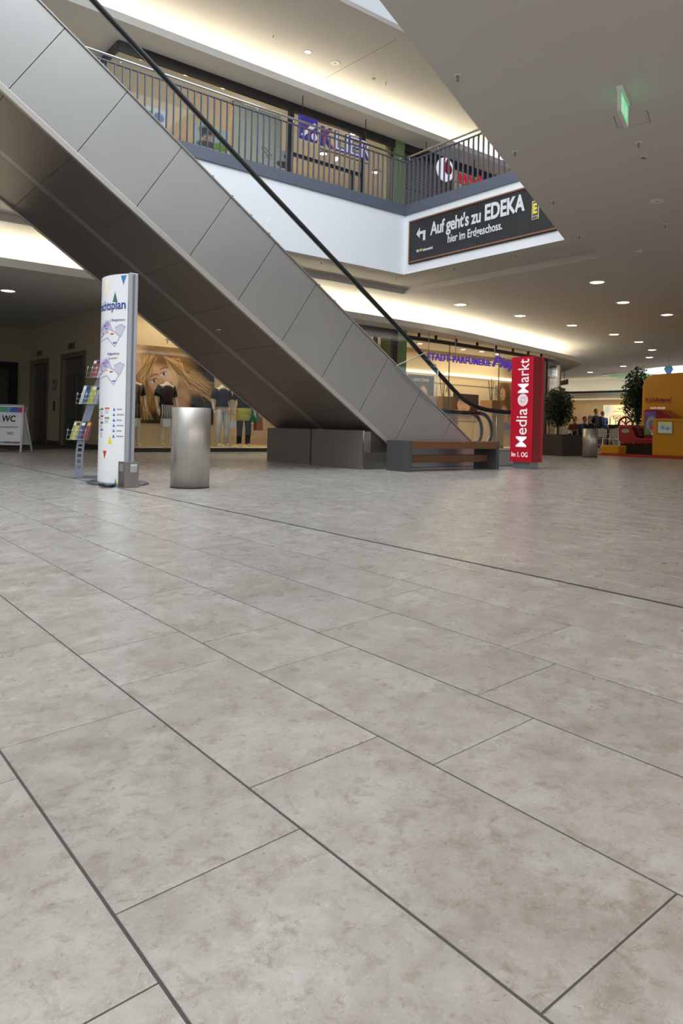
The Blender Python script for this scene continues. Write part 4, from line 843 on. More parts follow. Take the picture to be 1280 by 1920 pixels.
def body(pose, head=True, scale=1.0):
    """pose: dict of joints (local: x right, y forward-, z up)"""
    P = {k: Vector(v)*scale for k, v in pose.items()}; names = ['pelvis', 'waist', 'chest', 'neck', 'neck2', 'lsh', 'lel', 'lwr', 'rsh', 'rel', 'rwr', 'lhip', 'lkn', 'lan', 'lto', 'rhip', 'rkn', 'ran', 'rto']
    idx = {n: i for i, n in enumerate(names)}; rad = dict(pelvis=(.15, .11), waist=(.125, .095), chest=(.16, .11), neck=.06, neck2=.055, lsh=.06, lel=.042, lwr=.028, rsh=.06, rel=.042, rwr=.028, lhip=.085, lkn=.058, lan=.038, lto=.03, rhip=.085, rkn=.058, ran=.038, rto=.03)
    E_ = [('pelvis', 'waist'), ('waist', 'chest'), ('chest', 'neck'), ('neck', 'neck2'), ('chest', 'lsh'), ('lsh', 'lel'), ('lel', 'lwr'), ('chest', 'rsh'), ('rsh', 'rel'), ('rel', 'rwr'), ('pelvis', 'lhip'), ('lhip', 'lkn'), ('lkn', 'lan'), ('lan', 'lto'), ('pelvis', 'rhip'), ('rhip', 'rkn'), ('rkn', 'ran'), ('ran', 'rto')]
    sc_ = lambda r: tuple(v*scale for v in r) if hasattr(r, '__len__') else r*scale
    b = mesh_to_mb(skin_mesh([tuple(P[n]) for n in names], [(idx[a], idx[c]) for a, c in E_], [sc_(rad[n]) for n in names]))
    for s_ in ('l', 'r'):
        d = (P[s_+'wr']-P[s_+'el']).normalized(); hand(b, P[s_+'wr'], d, Vector((0, 1, 0)) if abs(d.y) < .7 else Vector((1, 0, 0)), scale)
    if head:
        h = P['neck2']+Vector((0, 0, .10*scale)); b.ell(h, (.082*scale, .10*scale, .125*scale), 16, 10); b.ell(h+Vector((0, -.10*scale, -.01*scale)), (.012*scale, .02*scale, .025*scale), 8, 6)
        for sx_ in (-1, 1): b.ell(h+Vector((sx_*.078*scale, .01*scale, 0)), (.012*scale, .02*scale, .032*scale), 8, 6)
    return b, P
STAND = dict(pelvis=(0, 0, .95), waist=(0, .01, 1.10), chest=(0, .01, 1.30), neck=(0, .02, 1.45), neck2=(0, .01, 1.52), lsh=(-.19, .02, 1.40), lel=(-.26, .04, 1.13), lwr=(-.27, -.05, .88), rsh=(.19, .02, 1.40), rel=(.26, .04, 1.13), rwr=(.27, -.05, .88), lhip=(-.09, 0, .90), lkn=(-.10, -.02, .50), lan=(-.10, .02, .09), lto=(-.10, -.14, .04), rhip=(.09, 0, .90), rkn=(.11, -.05, .50), ran=(.12, .0, .09), rto=(.13, -.15, .04))
def garment(t, name, rings, mt, local=True):   # lofted ellipses (z, rx, ry, cx, cy)
    b = MB(); n = 24; vs_ = []
    for z, rx, ry, cx_, cy_ in rings:
        for k in range(n): a = 2*math.pi*k/n; vs_.append((cx_+rx*math.cos(a), cy_+ry*math.sin(a), z))
    b.add(vs_, [(i*n+k, i*n+(k+1) % n, (i+1)*n+(k+1) % n, (i+1)*n+k) for i in range(len(rings)-1) for k in range(n)], True); return b.build(name, mt, t, local=local, solid=.006)
def sleeve(t, name, path, r, mt): return MB().tube(path, r, 10).build(name, mt, t, local=True)
def stripem(name, a_, b_, sc_):
    m = mat(name, a_, .7); nt = m.node_tree; wv = nt.nodes.new('ShaderNodeTexWave'); wv.inputs['Scale'].default_value = sc_; wv.inputs['Distortion'].default_value = 3; tc = nt.nodes.new('ShaderNodeTexCoord'); nt.links.new(tc.outputs['Object'], wv.inputs[0])
    r = nt.nodes.new('ShaderNodeValToRGB'); r.color_ramp.elements[0].position = .45; r.color_ramp.elements[0].color = (*S2L(a_), 1); r.color_ramp.elements[1].position = .55; r.color_ramp.elements[1].color = (*S2L(b_), 1); nt.links.new(wv.outputs[1], r.inputs[0]); nt.links.new(r.outputs[0], nt.nodes['Principled BSDF'].inputs['Base Color']); return m
ZEB = stripem('striped_cloth', (20, 20, 24), (226, 220, 210), 9); FLW = stripem('flowered_cloth', (22, 20, 22), (120, 96, 84), 3)
def mannequin(x, u, rz, lb, top, low, legs=None, tunic=False):
    t = thing('mannequin', lb, 'mannequin', (x, u, .085), rz); b, P = body(STAND, head=False, scale=1.0); b.build('figure', MANQ, t, local=True)
    garment(t, 'top', [(1.43, .10, .07, 0, .02), (1.38, .185, .10, 0, .02), (1.25, .18, .125, 0, .01), (1.08, .15, .115, 0, .01), (.98 if not tunic else .82, .18, .135, 0, 0)], top)
    for s_ in (-1, 1): sleeve(t, 'sleeve', [(s_*.16, .02, 1.40), (s_*.22, .03, 1.28), (s_*.245, .04, 1.17)], [.07, .066, .062], top)
    if low: garment(t, 'skirt', [(1.08, .145, .11, 0, .01), (.92, .185, .14, 0, 0), (.76, .19, .145, 0, 0), (.66, .18, .14, 0, 0)], low)
    if legs:
        for s_, L_ in ((-1, 'l'), (1, 'r')): sleeve(t, 'trouser_leg', [P[L_+'hip'], P[L_+'kn'], P[L_+'an']], [.10, .075, .06], legs)
    return t
BK = mat('cloth_black', (24, 24, 28), .8); CW = mat('cloth_white', (214, 212, 210), .8); CY = mat('cloth_lime', (200, 196, 90), .8); CTL = mat('cloth_teal', (30, 140, 120), .8); NAV = mat('cloth_navy', (30, 34, 50), .8)
mannequin(6.40, 15.5, -.1, 'headless mannequin in a flowered top half hidden by the information column', FLW, FLW)
mannequin(7.20, 15.5, .15, 'headless mannequin in black top and striped skirt before the blonde poster', BK, ZEB)
mannequin(8.62, 15.45, .1, 'headless mannequin in navy top and white trousers behind the steel bin', NAV, None, CW)
mm = mannequin(9.25, 15.5, -.2, 'headless mannequin in dark jacket over lime tunic near the escalator foot', BK, CY, BK)
for i, (x, z0, z1, mt_, lb) in enumerate([(9.75, .75, 1.2, CTL, 'teal garment hanging nearest the dark jacket mannequin'), (10.05, .72, 1.1, CTL, 'teal garment hanging right of the first teal one'), (9.95, .35, .72, CW, 'pale folded garment below the teal clothes'), (10.3, .5, .9, mat('cloth_rust', (160, 80, 50), .8), 'rust garment hanging deepest at the escalator base')]):
    t = thing('hanging_garment', lb, 'garment', (x, 16.2+.1*i, z0)); garment(t, 'cloth', [(z1-z0, .07, .03, 0, 0), (z1-z0-.06, .13, .04, 0, 0), (0, .15, .06, 0, 0)], mt_); MB().tube([(0, 0, z1-z0), (0, 0, z1-z0+.08), (.03, 0, z1-z0+.1)], .005, 5).build('hook', CHROME, t, local=True)
t = thing('clothes_rail', 'chrome clothes rail holding the hanging garments in the fashion shop', 'rail', (10, 16.4, .03)); MB().tube([(9.4, 16.4, .03), (9.4, 16.4, 1.35), (10.9, 16.4, 1.35), (10.9, 16.4, .03)], .012, 8).build('frame', CHROME, t)
for i, (x0, y0, x1, y1, lb) in enumerate([(247, 784, 257, 799, 'white price card beside the information column edge'), (306, 785, 319, 800, 'white price card before the striped skirt mannequin'), (430, 789, 442, 803, 'white price card before the lime tunic mannequin')]):
    a, c = onU(x0, y0, 15.25), onU(x1, y1, 15.25); t = thing('price_stand', lb, 'price card', ((a.x+c.x)/2, 15.25, .085), group='price cards in the fashion window')
    h = c.z-.085; MB().box(-(c.x-a.x)/2, (c.x-a.x)/2, -.005, .005, h, a.z-.085).build('card', PAPW, t, local=True); MB().tube([(0, 0, 0), (0, 0, h+.02)], .006, 6).build('rod', CHROME, t, local=True); MB().box(-.08, .08, -.06, .06, 0, .008).build('foot', CHROME, t, local=True)
# ================================================================== PERFUMERY CONTENTS
PUR = mat('letter_purple', (104, 66, 200), .4, emit=.25, emitc=(.18, .08, .6))
ps = thing('perfumery_sign', 'purple raised letters STADT-PARFÜMERIE Piep hung before the perfumery glass', 'sign', (15.3, 13.95, 2.5)); a, c = onU(800, 676, 13.95), onU(919, 676, 13.95)
text('letters', 'STADT-PARFÜMERIE', PUR, ps, (a.x, 13.95, 2.535), RU, UPZ, c.x-a.x, .24, ext=.03, bold=.022, space=1.12); text('script_letters', 'Piep', PUR, ps, (c.x+.06, 13.95, 2.44), RU, UPZ, 1.15, .42, ext=.03, bold=.03, shear=.35)
MB().tube([(a.x-.1, 13.99, 2.62), (17.9, 13.99, 2.62)], .010, 6).build('rail', DARK, ps)
for x in (a.x+.1, 15.2, 16.9): MB().tube([(x, 13.99, 2.62), (x, 13.99, ZS)], .012, 6).build('hanger', ALU, ps)
cv = Canvas(50, 50, (58, 58, 58)); cv.asp = .95; cv.ell(.6, .6, .25, .4, (84, 70, 58), soft=.3); cv.ell(.58, .58, .16, .25, (190, 158, 128), soft=.15); cv.ell(.62, .52, .03, .015, (30, 26, 24)); cv.ell(.5, .54, .02, .015, (30, 26, 24)); cv.line([(.54, .7), (.6, .7)], .015, (150, 70, 66)); cv.ell(.5, 1, .35, .16, (150, 118, 92))
t = wall_print('poster', cv, 765, 701, 812, 768, 17.0, 'dark perfume poster headed LANCÔME beside the green column'); text('headline', 'LANCÔME', mat('ink_silver', (196, 196, 190), .5), t, onU(772, 714, 16.985), RU, UPZ, .78, .13)
cv = Canvas(50, 50, (50, 38, 34)); cv.asp = 1.2; cv.ell(.42, .6, .25, .42, (196, 160, 130), soft=.12); cv.ell(.6, .25, .4, .22, (60, 44, 36), soft=.3); cv.ell(.52, .5, .04, .02, (40, 30, 26)); cv.ell(.3, .52, .03, .02, (40, 30, 26)); cv.ell(.42, .8, .07, .025, (160, 70, 70))
wall_print('poster', cv, 849, 737, 896, 776, 17.0, 'square poster of a dark haired face behind the escalator handrail')
cv = Canvas(40, 90, (176, 158, 134)); cv.asp = .4; cv.ell(.5, .3, .48, .32, (130, 92, 60), soft=.2); cv.ell(.38, .25, .18, .13, (206, 168, 136), soft=.12); cv.ell(.75, .5, .2, .3, (110, 78, 50)); cv.ell(.5, .7, .3, .2, (200, 160, 130)); cv.ell(.3, .24, .05, .012, (50, 36, 30)); cv.ell(.34, .32, .07, .012, (170, 80, 76)); cv.ell(.6, .95, .4, .1, (120, 130, 160))
wall_print('poster', cv, 932, 716, 957, 806, 17.0, 'tall narrow poster of a long haired woman left of the red pillar')
TAN = mat('pot_tan', (176, 140, 94), .6, noise=.1, nscale=4); ORW = mat('orchid_white', (236, 226, 206), .6)
def orchid(x0, x1, ytop, ybot, lb, U=14.95, ped=True):
    a, c = onU(x0, ytop, U), onU(x1, ybot, U); w_ = c.x-a.x; z0 = .08
    t = thing('potted_orchid', lb, 'plant', ((a.x+c.x)/2, U, z0), group='orchids in the perfumery window')
    MB().box(-w_/2, w_/2, -w_/2, w_/2, c.z-z0-.0, a.z-z0).build('pot', TAN, t, local=True, bevel=.01)
    MB().box(-w_/2-.06, w_/2+.06, -w_/2-.06, w_/2+.06, 0, c.z-z0-.004).build('pedestal', mat('pedestal_cream', (196, 174, 134), .6), t, local=True, bevel=.008)
    h = a.z-z0; st_ = MB()
    for dx_, dz in ((-.12, .62), (.02, .74), (.12, .6)): st_.tube([(dx_*.3, 0, h), (dx_, .02, h+dz)], .010, 5)
    st_.build('sticks', BLACK, t, local=True); fl = MB(); sp = sm_path([(.05, 0, h), (.18, -.05, h+.35), (.1, -.1, h+.42), (.12, -.12, h+.2), (.22, -.12, h-.15)], 6)
    for i, p in enumerate(sp[3:]):
        for k in range(5): a_ = 2*math.pi*k/5+i; q_ = p+Vector((math.cos(a_)*.03, -.01, math.sin(a_)*.03)); fl.ell(q_, (.026, .008, .026), 6, 4)
    fl.build('blossoms', ORW, t, local=True); MB().tube(sp, .006, 5).build('stem', mat('stem_green', (90, 100, 60), .6), t, local=True)
orchid(817, 841, 743, 768, 'white orchid in a tan pot left of the dark haired face poster'); orchid(911, 929, 750, 769, 'white orchid in a tan pot left of the tall narrow poster')
for (x, y, lb) in [(766, 635, 'perfumery ceiling light beside the green column'), (787, 644, 'perfumery ceiling light under the handrail'), (868, 655, 'perfumery ceiling light above the purple letters'), (903, 659, 'dim perfumery ceiling light above the letter E'), (932, 664, 'perfumery ceiling light above the script letters'), (1021, 678, 'perfumery ceiling light right of the red pillar')]:
    lamp_disc('downlight', onZ(x, y, ZS-.002), .09, lb, group='perfumery ceiling lights')
# ================================================================== TREES
def tree(base, lb, th, crown, n, seed, box_=None, leaf=.055, cat='tree', extra=()):
    rg = np.random.RandomState(seed); t = thing('potted_tree', lb, cat, base); b = MB()
    if box_:
        x0, x1, y0, y1, h = box_; pb_ = MB().box(x0, x1, y0, y1, 0, h).build('planter', mat('planter_granite', (62, 56, 50), .5, noise=.35, nscale=60), t, local=True, bevel=.008)
        MB().box(x0+.04, x1-.04, y0+.04, y1-.04, h, h+.012).build('soil', mat('soil', (50, 38, 28), .95, bump=.5), pb_, local=True)
    z0 = box_[4] if box_ else 0
    (cx_, cy_, cz_), (rx, ry, rz) = crown; tr_ = MB().tube([(0, 0, z0), (.02, 0, th*.5), (cx_, cy_, cz_)], [.035, .028, .018], 8)
    for k in range(16):
        a = rg.rand()*6.28; zz = cz_+rz*(rg.rand()*1.5-.8); tr_.tube([(0.01, 0, th*.6+.3*rg.rand()), (cx_+rx*.4*math.cos(a), cy_+ry*.4*math.sin(a), (zz+th)/2), (cx_+rx*.8*math.cos(a), cy_+ry*.8*math.sin(a), zz)], [.014, .009, .004], 5)
    tr_.build('trunk', TRUNK, t, local=True)
    cl = [(cx_, cy_, cz_, rx, ry, rz)]+list(extra)
    for i in range(n):
        c = cl[i % len(cl)] if extra and i % 3 == 0 else cl[0]
        d = rg.randn(3); d /= np.linalg.norm(d); r = rg.rand()**.45; p = Vector((c[0]+c[3]*d[0]*r, c[1]+c[4]*d[1]*r, c[2]+c[5]*d[2]*r))
        q1 = Vector(rg.randn(3)).normalized(); q2 = q1.orthogonal().normalized(); L_ = leaf*(.6+.8*rg.rand())
        b.add([p, p+q1*L_*.5+q2*L_*.22, p+q1*L_-Vector((0, 0, L_*.25)), p+q1*L_*.5-q2*L_*.22], [(0, 1, 2, 3)])
    b.build('foliage', LEAF, t, local=True); return t
tree((17.42, 12.12, 0), 'bushy ficus in a square dark granite planter right of the red pillar', 1.2, ((.0, 0, 1.35), (.40, .44, .58)), 5200, 3, (-.48, .48, -.5, .5, .58), .075, extra=[(.2, -.5, 1.25, .25, .25, .4), (-.2, .5, 1.0, .25, .3, .3)])
pt = onX(1194, 800, 22.3); tree((22.3, pt.y, 0), 'dark weeping fig standing behind the yellow ride panel', 1.4, ((0, 0, 1.9), (.45, .5, .95)), 4600, 4, (-.3, .3, -.3, .3, .4), .10)
# ================================================================== CHILDREN'S RIDE
PR = 19.25
def kx(x, y, X): return onX(x, y, X)
tag(MB().prism([(PR, 8.5), (22.6, 8.5), (22.6, 11.98), (PR, 11.98)], 0, .05).build('ride_platform', mat('platform_red', (176, 46, 34), .5), bevel=.01), 'flat red platform under the children\'s ride and yellow kiosk', 'platform')
tag(MB().prism([(PR+.05, 11.35), (PR+.5, 11.35), (PR+.5, 11.93), (PR+.05, 11.93)], .05, .30).build('step_block', YEL, bevel=.03), 'small yellow step block beside the distant litter bin', 'block')
ko = thing('coin_kiosk', 'rounded yellow coin kiosk with a small screen at the right edge', 'kiosk', (19.8, 9.95, .05))
MB().box(PR+.15, PR+.75, 9.45, 10.40, .05, 1.10).build('housing', YEL, ko, bevel=.05)
a, c = kx(1233, 812, PR+.14), kx(1260, 791, PR+.14)
box('screen_bezel', mat('bezel_yellow', (170, 120, 24), .4), PR+.135, PR+.15, c.y-.03, a.y+.03, a.z-.03, c.z+.03, ko)
cv = Canvas(30, 24, (170, 186, 170)); cv.ell(.35, .5, .15, .2, (110, 140, 200)); cv.ell(.7, .6, .16, .16, (120, 130, 180)); cv.rect(.1, .75, .9, .8, (220, 220, 120)); cv.ell(.6, .2, .3, .12, (190, 190, 80), soft=.5); cv.build('screen', ko, (PR+.13, a.y, c.z), RX, UPZ, a.y-c.y, c.z-a.z, emit=.15)
yp = thing('advertising_board', 'tall rounded yellow panel with red Kiddieland script behind the ride', 'panel', (21.4, 10.5, .05))
a = kx(1203, 703, 21.2); prof_ = [(a.y, .05), (a.y-.02, a.z-.35), (a.y-.12, a.z-.10), (a.y-.35, a.z), (a.y-2.0, a.z+.04), (a.y-2.0, .05)]
MB().prism_ax(prof_, 21.2, 21.75, 'x').build('board', YEL, yp, bevel=.04)
LR = mat('script_red', (150, 44, 40), .5)
def kt(s, x0, y0, x1, y1, mt, X=21.195, **k):
    p, q_ = kx(x0, y1, X), kx(x1, y0, X); return text('lettering', s, mt, yp, (X, p.y, p.z), RX, UPZ, p.y-q_.y, q_.z-p.z, **k)
kt('Kiddieland', 1209, 745, 1259, 754, LR, bold=.02, shear=.25); kt('DUO-RIDER', 1219, 763, 1247, 767, LETW, bold=.01)
p, q_ = kx(1210, 755.5, 21.195), kx(1262, 755.5, 21.195); box('underline', LR, 21.19, 21.2, q_.y, p.y, p.z-.006, p.z+.006, yp)
rd = thing('kiddie_ride', 'red children\'s car ride with picture panels on black bellows', 'ride', (20.0, 11.2, .05)); XR_ = 20.15
p0, p1 = kx(1160, 857, XR_), kx(1226, 832, XR_)
b = MB()
for k in range(12):
    z = .05+k*(p1.z-.05)/12; dz = (p1.z-.05)/12; b.box(XR_+.02*(k % 2), XR_+.85-.02*(k % 2), p1.y+.02, p0.y-.03*(k % 2), z, z+dz)
b.build('bellows', BLACK, rd)
RM = mat('ride_red', (150, 26, 44), .3, coat=.3)
def ky(*pp): return [(kx(x, y, XR_).y, kx(x, y, XR_).z) for x, y in pp]
MB().prism_ax(ky((1159, 800), (1163, 797), (1183, 798), (1192, 820), (1203, 822), (1230, 822), (1230, 833), (1165, 832), (1160, 826)), XR_-.03, XR_+.9, 'x').build('car_body', RM, rd, bevel=.03)
MB().prism_ax(ky((1184, 800), (1193, 802), (1201, 818), (1192, 819)), XR_+.1, XR_+.8, 'x').build('seat', mat('seat_dark', (90, 20, 30), .4), rd, bevel=.02)
MB().prism_ax(ky((1203, 822), (1203, 770), (1208, 767), (1232, 768), (1256, 783), (1256, 822)), XR_+.1, XR_+.75, 'x').build('cabin', RM, rd, bevel=.03)
b0, b1 = kx(1207, 815, XR_+.08), kx(1230, 772, XR_+.08)
cv = Canvas(40, 60, (70, 90, 140)); cv.ell(.6, .55, .45, .35, (160, 152, 150)); cv.ell(.6, .55, .25, .2, (90, 120, 160)); cv.ell(.6, .7, .2, .08, (190, 60, 60)); cv.ell(.1, .9, .4, .2, (80, 140, 90)); cv.ell(.3, .08, .4, .1, (120, 80, 170)); cv.rect(.6, .9, 1, 1, (210, 214, 216))
cv.build('picture_panel', rd, (XR_+.085, b0.y, b1.z), RX, UPZ, b0.y-b1.y, b1.z-b0.z, emit=.05)
c0, c1 = kx(1163, 813, XR_-.04), kx(1181, 803, XR_-.04); cv = Canvas(24, 12, (150, 30, 46)); cv.asp = 1.6; cv.ell(.5, .5, .42, .34, (160, 180, 150)); cv.ell(.5, .45, .25, .15, (110, 150, 180)); cv.build('sticker', rd, (XR_-.036, c0.y, c1.z), RX, UPZ, c0.y-c1.y, c1.z-c0.z)
for x in (1167, 1187, 1210): p = kx(x, 831, XR_-.04); MB().lathe([(.02, 0), (.016, -.01)], p.x+.008, p.y, p.z, 10, 'x').build('bolt_cap', CHROME, rd)
# ================================================================== FOOD COURT
XW = 41.5
SHW = mat('food_wall', (206, 184, 146), .8)
struct(box('wall_food_court', SHW, XW, XW+.1, 8, 29.5, 0, 3.2))
p = kx(1100, 733.5, 38.4); q_ = kx(1100, 741, 38.4); struct(box('trim_15', mat('lintel_dark', (70, 60, 50), .6), 38.36, 38.5, 8, 29.5, q_.z, p.z))
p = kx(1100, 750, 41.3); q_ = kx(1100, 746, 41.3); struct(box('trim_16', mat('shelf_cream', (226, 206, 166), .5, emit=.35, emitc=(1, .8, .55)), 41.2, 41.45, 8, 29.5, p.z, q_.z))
area('food_court_light', (40, 20, 2.75), 2, 16, 130, WARM)
ns = thing('mural_sign', 'glowing cream mural lettered NASHVILLE PRAIRIE FESTIVAL on the food court wall', 'sign', (41.47, 21, 1))
a, c = kx(1130, 797, 41.47), kx(1190, 759, 41.47)
cv = Canvas(60, 40, (250, 224, 170)); cv.ell(.12, .2, .18, .5, (170, 176, 166), soft=.8); cv.line([(.23, 1), (.23, .6)], .01, (90, 84, 76)); cv.ell(.23, .85, .02, .22, (80, 76, 70)); cv.ell(.53, .2, .03, .03, (70, 50, 30)); cv.line([(.44, .17), (.53, .2), (.62, .17)], .012, (90, 66, 40)); cv.line([(.32, .32), (.5, .32)], .014, (90, 70, 46)); cv.line([(.54, .32), (.73, .32)], .014, (90, 70, 46)); cv.line([(.26, .56), (.5, .50), (.75, .56)], .012, (80, 60, 40))
cv.build('panel', ns, (41.47, a.y, c.z), RX, UPZ, a.y-c.y, c.z-a.z, emit=.8)
INK = mat('mural_ink', (50, 40, 32), .6)
for s, x0, y0, x1, y1 in (('NASHVILLE', 1149, 780, 1183, 787), ('PRAIRIE', 1153, 788, 1186, 793.5), ('FESTIVAL', 1153, 794.3, 1186, 798)):
    p, q_ = kx(x0, y1, 41.465), kx(x1, y0, 41.465); text('lettering', s, INK, ns, (41.465, p.y, p.z), RX, UPZ, p.y-q_.y, q_.z-p.z, bold=.01)
a, c = kx(1131, 808, 33), kx(1206, 797, 33); tag(MB().box(33, 33.4, c.y, a.y, 0, c.z).build('counter', mat('counter_grey', (72, 70, 70), .5), bevel=.01), 'long grey food court counter in front of the glowing mural', 'counter')
p = kx(1160.5, 797, 32.5); t = thing('wheel_ornament', 'red spoked wheel ornament standing on the grey food court counter', 'ornament', (33.1, p.y, c.z)); b = MB()
b.tube([(33.1, p.y+.38*math.cos(a_), c.z+.38*math.sin(a_)) for a_ in np.linspace(0, math.pi, 20)], .05, 8)
for a_ in (math.pi*.25, math.pi*.5, math.pi*.75): b.tube([(33.1, p.y, c.z+.02), (33.1, p.y+.36*math.cos(a_), c.z+.36*math.sin(a_))], .03, 6)
b.build('wheel', mat('wheel_red', (186, 50, 40), .5), t)
a, c = kx(1140, 826, 31.5), kx(1151, 809, 31.5); tag(MB().box(31.5, 32.3, c.y, a.y, 0, c.z).build('cabinet', mat('cabinet_oak', (176, 140, 92), .6), bevel=.01), 'light wooden cabinet in the food court beside the red ride', 'cabinet')
a, c = kx(1152, 826, 31.2), kx(1158, 802, 31.2); tag(MB().box(31.2, 31.6, c.y, a.y, 0, c.z).build('drinks_display', mat('display_pale', (190, 196, 196), .4), bevel=.01), 'narrow pale display column beside the wooden cabinet', 'display')
def gp(x, Y): d = ray(x, 820); return Vector((O_.x+d.x*Y, O_.y+d.y*Y, 0))
TBL = mat('table_top', (196, 182, 158), .4)
def table(x, Y, w_, h, lb):
    t = thing('cafe_table', lb, 'table', gp(x, Y), .2); MB().box(-w_/2, w_/2, -.35, .35, h-.03, h).build('tabletop', TBL, t, local=True, bevel=.005)
    for sx_ in (-1, 1):
        for sy_ in (-1, 1): MB().tube([(sx_*(w_/2-.05), sy_*.3, 0), (sx_*(w_/2-.05), sy_*.3, h-.03)], .018, 6).build('leg', CHROME, t, local=True)
def chair(x, Y, rz, lb, loc=None):
    t = thing('cafe_chair', lb, 'chair', gp(x, Y), rz, group='white food court chairs'); SHL = mat('chair_shell', (214, 208, 196), .4)
    MB().box(-.2, .2, -.2, .2, .43, .455).build('seat', SHL, t, local=True, bevel=.01); MB().box(-.19, .19, .19, .21, .5, .82).build('backrest', SHL, t, local=True, bevel=.01)
    for sx_ in (-1, 1):
        for sy_ in (-1, 1): MB().tube([(sx_*.18, sy_*.18, 0), (sx_*.17, sy_*.17, .43 if sy_ < 0 else .8)], .011, 6).build('leg', CHROME, t, local=True)
table(1131, 29, .5, .64, 'pale cafe table just right of the distant litter bin'); table(1048, 30, 1.2, .74, 'pale cafe table behind the ficus planter')
table(1095, 34.6, .7, .72, 'cafe table between the planter and the distant litter bin')
chair(1143, 28.0, .3, 'white cafe chair left of the red ride bellows'); chair(1158, 26.6, -.2, 'white cafe chair nearest the red ride bellows'); chair(1121, 27.3, 2.6, 'white cafe chair just behind the distant litter bin'); chair(1040, 28.6, 2.9, 'white cafe chair behind the left side of the planter'); chair(1068, 28.2, .2, 'white cafe chair behind the right side of the planter')
# people ---------------------------------------------------------------
SIT = dict(STAND); SIT.update(pelvis=(0, .05, .52), waist=(0, .02, .68), chest=(0, -.03, .90), neck=(0, -.06, 1.06), neck2=(0, -.08, 1.13), lsh=(-.19, -.04, 1.0), lel=(-.25, -.12, .76), lwr=(-.15, -.34, .74), rsh=(.19, -.04, 1.0), rel=(.25, -.12, .76), rwr=(.15, -.34, .74), lhip=(-.09, .02, .50), lkn=(-.11, -.40, .52), lan=(-.11, -.36, .09), lto=(-.11, -.5, .04), rhip=(.09, .02, .50), rkn=(.11, -.40, .52), ran=(.11, -.36, .09), rto=(.11, -.5, .04))
def person(x, Y, rz, pose, lb, top, legm, hairc, jacket=None):
    t = thing('person', lb, 'person', gp(x, Y), rz); b, P = body(pose, True); bo = b.build('body', SKIN, t, local=True)
    h = P['neck2']+Vector((0, 0, .10)); hb = MB()
    hb.ell(h+Vector((0, .022, .035)), (.09, .10, .105), 16, 10); hb.build('hair', mat('hair_%d' % hairc[0], hairc, .8), t, local=True)
    for s_ in (-1, 1): MB().ell(h+Vector((s_*.03, -.09, .0)), (.012, .008, .008), 8, 6).build('eye', BLACK, bo, local=True)
    MB().ell(h+Vector((0, -.088, -.052)), (.026, .01, .007), 8, 6).build('mouth', mat('lips', (150, 80, 76), .6), bo, local=True)
    c0, p0 = P['chest'], P['pelvis']; nk = P['neck']
    garment(t, 'shirt', [(nk.z-.01, .085, .07, nk.x, nk.y), (nk.z-.06, .19, .11, c0.x, (nk.y+c0.y)/2), (c0.z-.05, .195, .14, c0.x, c0.y), (P['waist'].z, .17, .135, P['waist'].x, P['waist'].y), (p0.z-.02, .185, .145, p0.x, p0.y)], top)
    for s_ in ('l', 'r'):
        sleeve(t, 'sleeve', [P[s_+'sh'], P[s_+'sh'].lerp(P[s_+'el'], .5), P[s_+'el'], P[s_+'el'].lerp(P[s_+'wr'], .8 if jacket else .05)], [.078, .07, .058, .048], jacket or top)
        sleeve(t, 'trouser_leg', [P[s_+'hip']+Vector((0, 0, .04)), P[s_+'kn'], P[s_+'an']], [.115, .08, .062], legm)
        MB().ell(P[s_+'an']+Vector((0, -.07, -.045)), (.045, .13, .045), 10, 6).build('shoe', BLACK, t, local=True)
    if jacket:
        for s_ in (-1, 1): garment(t, 'jacket_side', [(nk.z-.03, .10, .09, nk.x+s_*.06, nk.y+.03), (c0.z, .13, .15, c0.x+s_*.10, c0.y+.03), (P['waist'].z, .12, .15, s_*.11, P['waist'].y+.03), (p0.z-.12, .12, .16, s_*.12, p0.y+.03)], jacket)
    return t
JB = mat('jacket_black', (26, 26, 30), .8); SGY = mat('shirt_grey', (96, 100, 108), .8); SBL = mat('shirt_blue', (74, 96, 150), .8); JN = mat('jeans', (44, 50, 70), .8); CR = mat('shirt_coral', (170, 110, 96), .8)
FC = -.67
pm = dict(STAND); pm.update(lel=(-.3, .05, 1.15), lwr=(-.2, -.15, 1.0))
person(1116, 33, FC+.1, pm, 'person standing in a black jacket over a grey shirt behind the bin', SGY, JN, (70, 62, 56), JB)
person(1107, 29.5, FC+3.4, SIT, 'seated person in a black top with grey hair leaning over a table', BK, JN, (150, 146, 140))
person(1093, 31.5, FC+.5, SIT, 'seated person in a blue shirt beside the ficus', SBL, JN, (110, 78, 52))
person(1078, 32, FC-.8, SIT, 'seated person in a pale coral shirt partly behind the ficus', CR, JN, (140, 110, 80))
person(1129, 36, FC+.2, dict(pm, lwr=(-.25, -.1, .95)), 'person in a blue collared shirt farthest behind the man in black', SBL, JN, (130, 126, 122))
chair(1107, 29.3, FC+3.4, 'white cafe chair under the person in the black top'); chair(1093, 31.4, FC+.5, 'white cafe chair under the person in the blue shirt'); chair(1078, 31.9, FC-.8, 'white cafe chair under the person in coral')
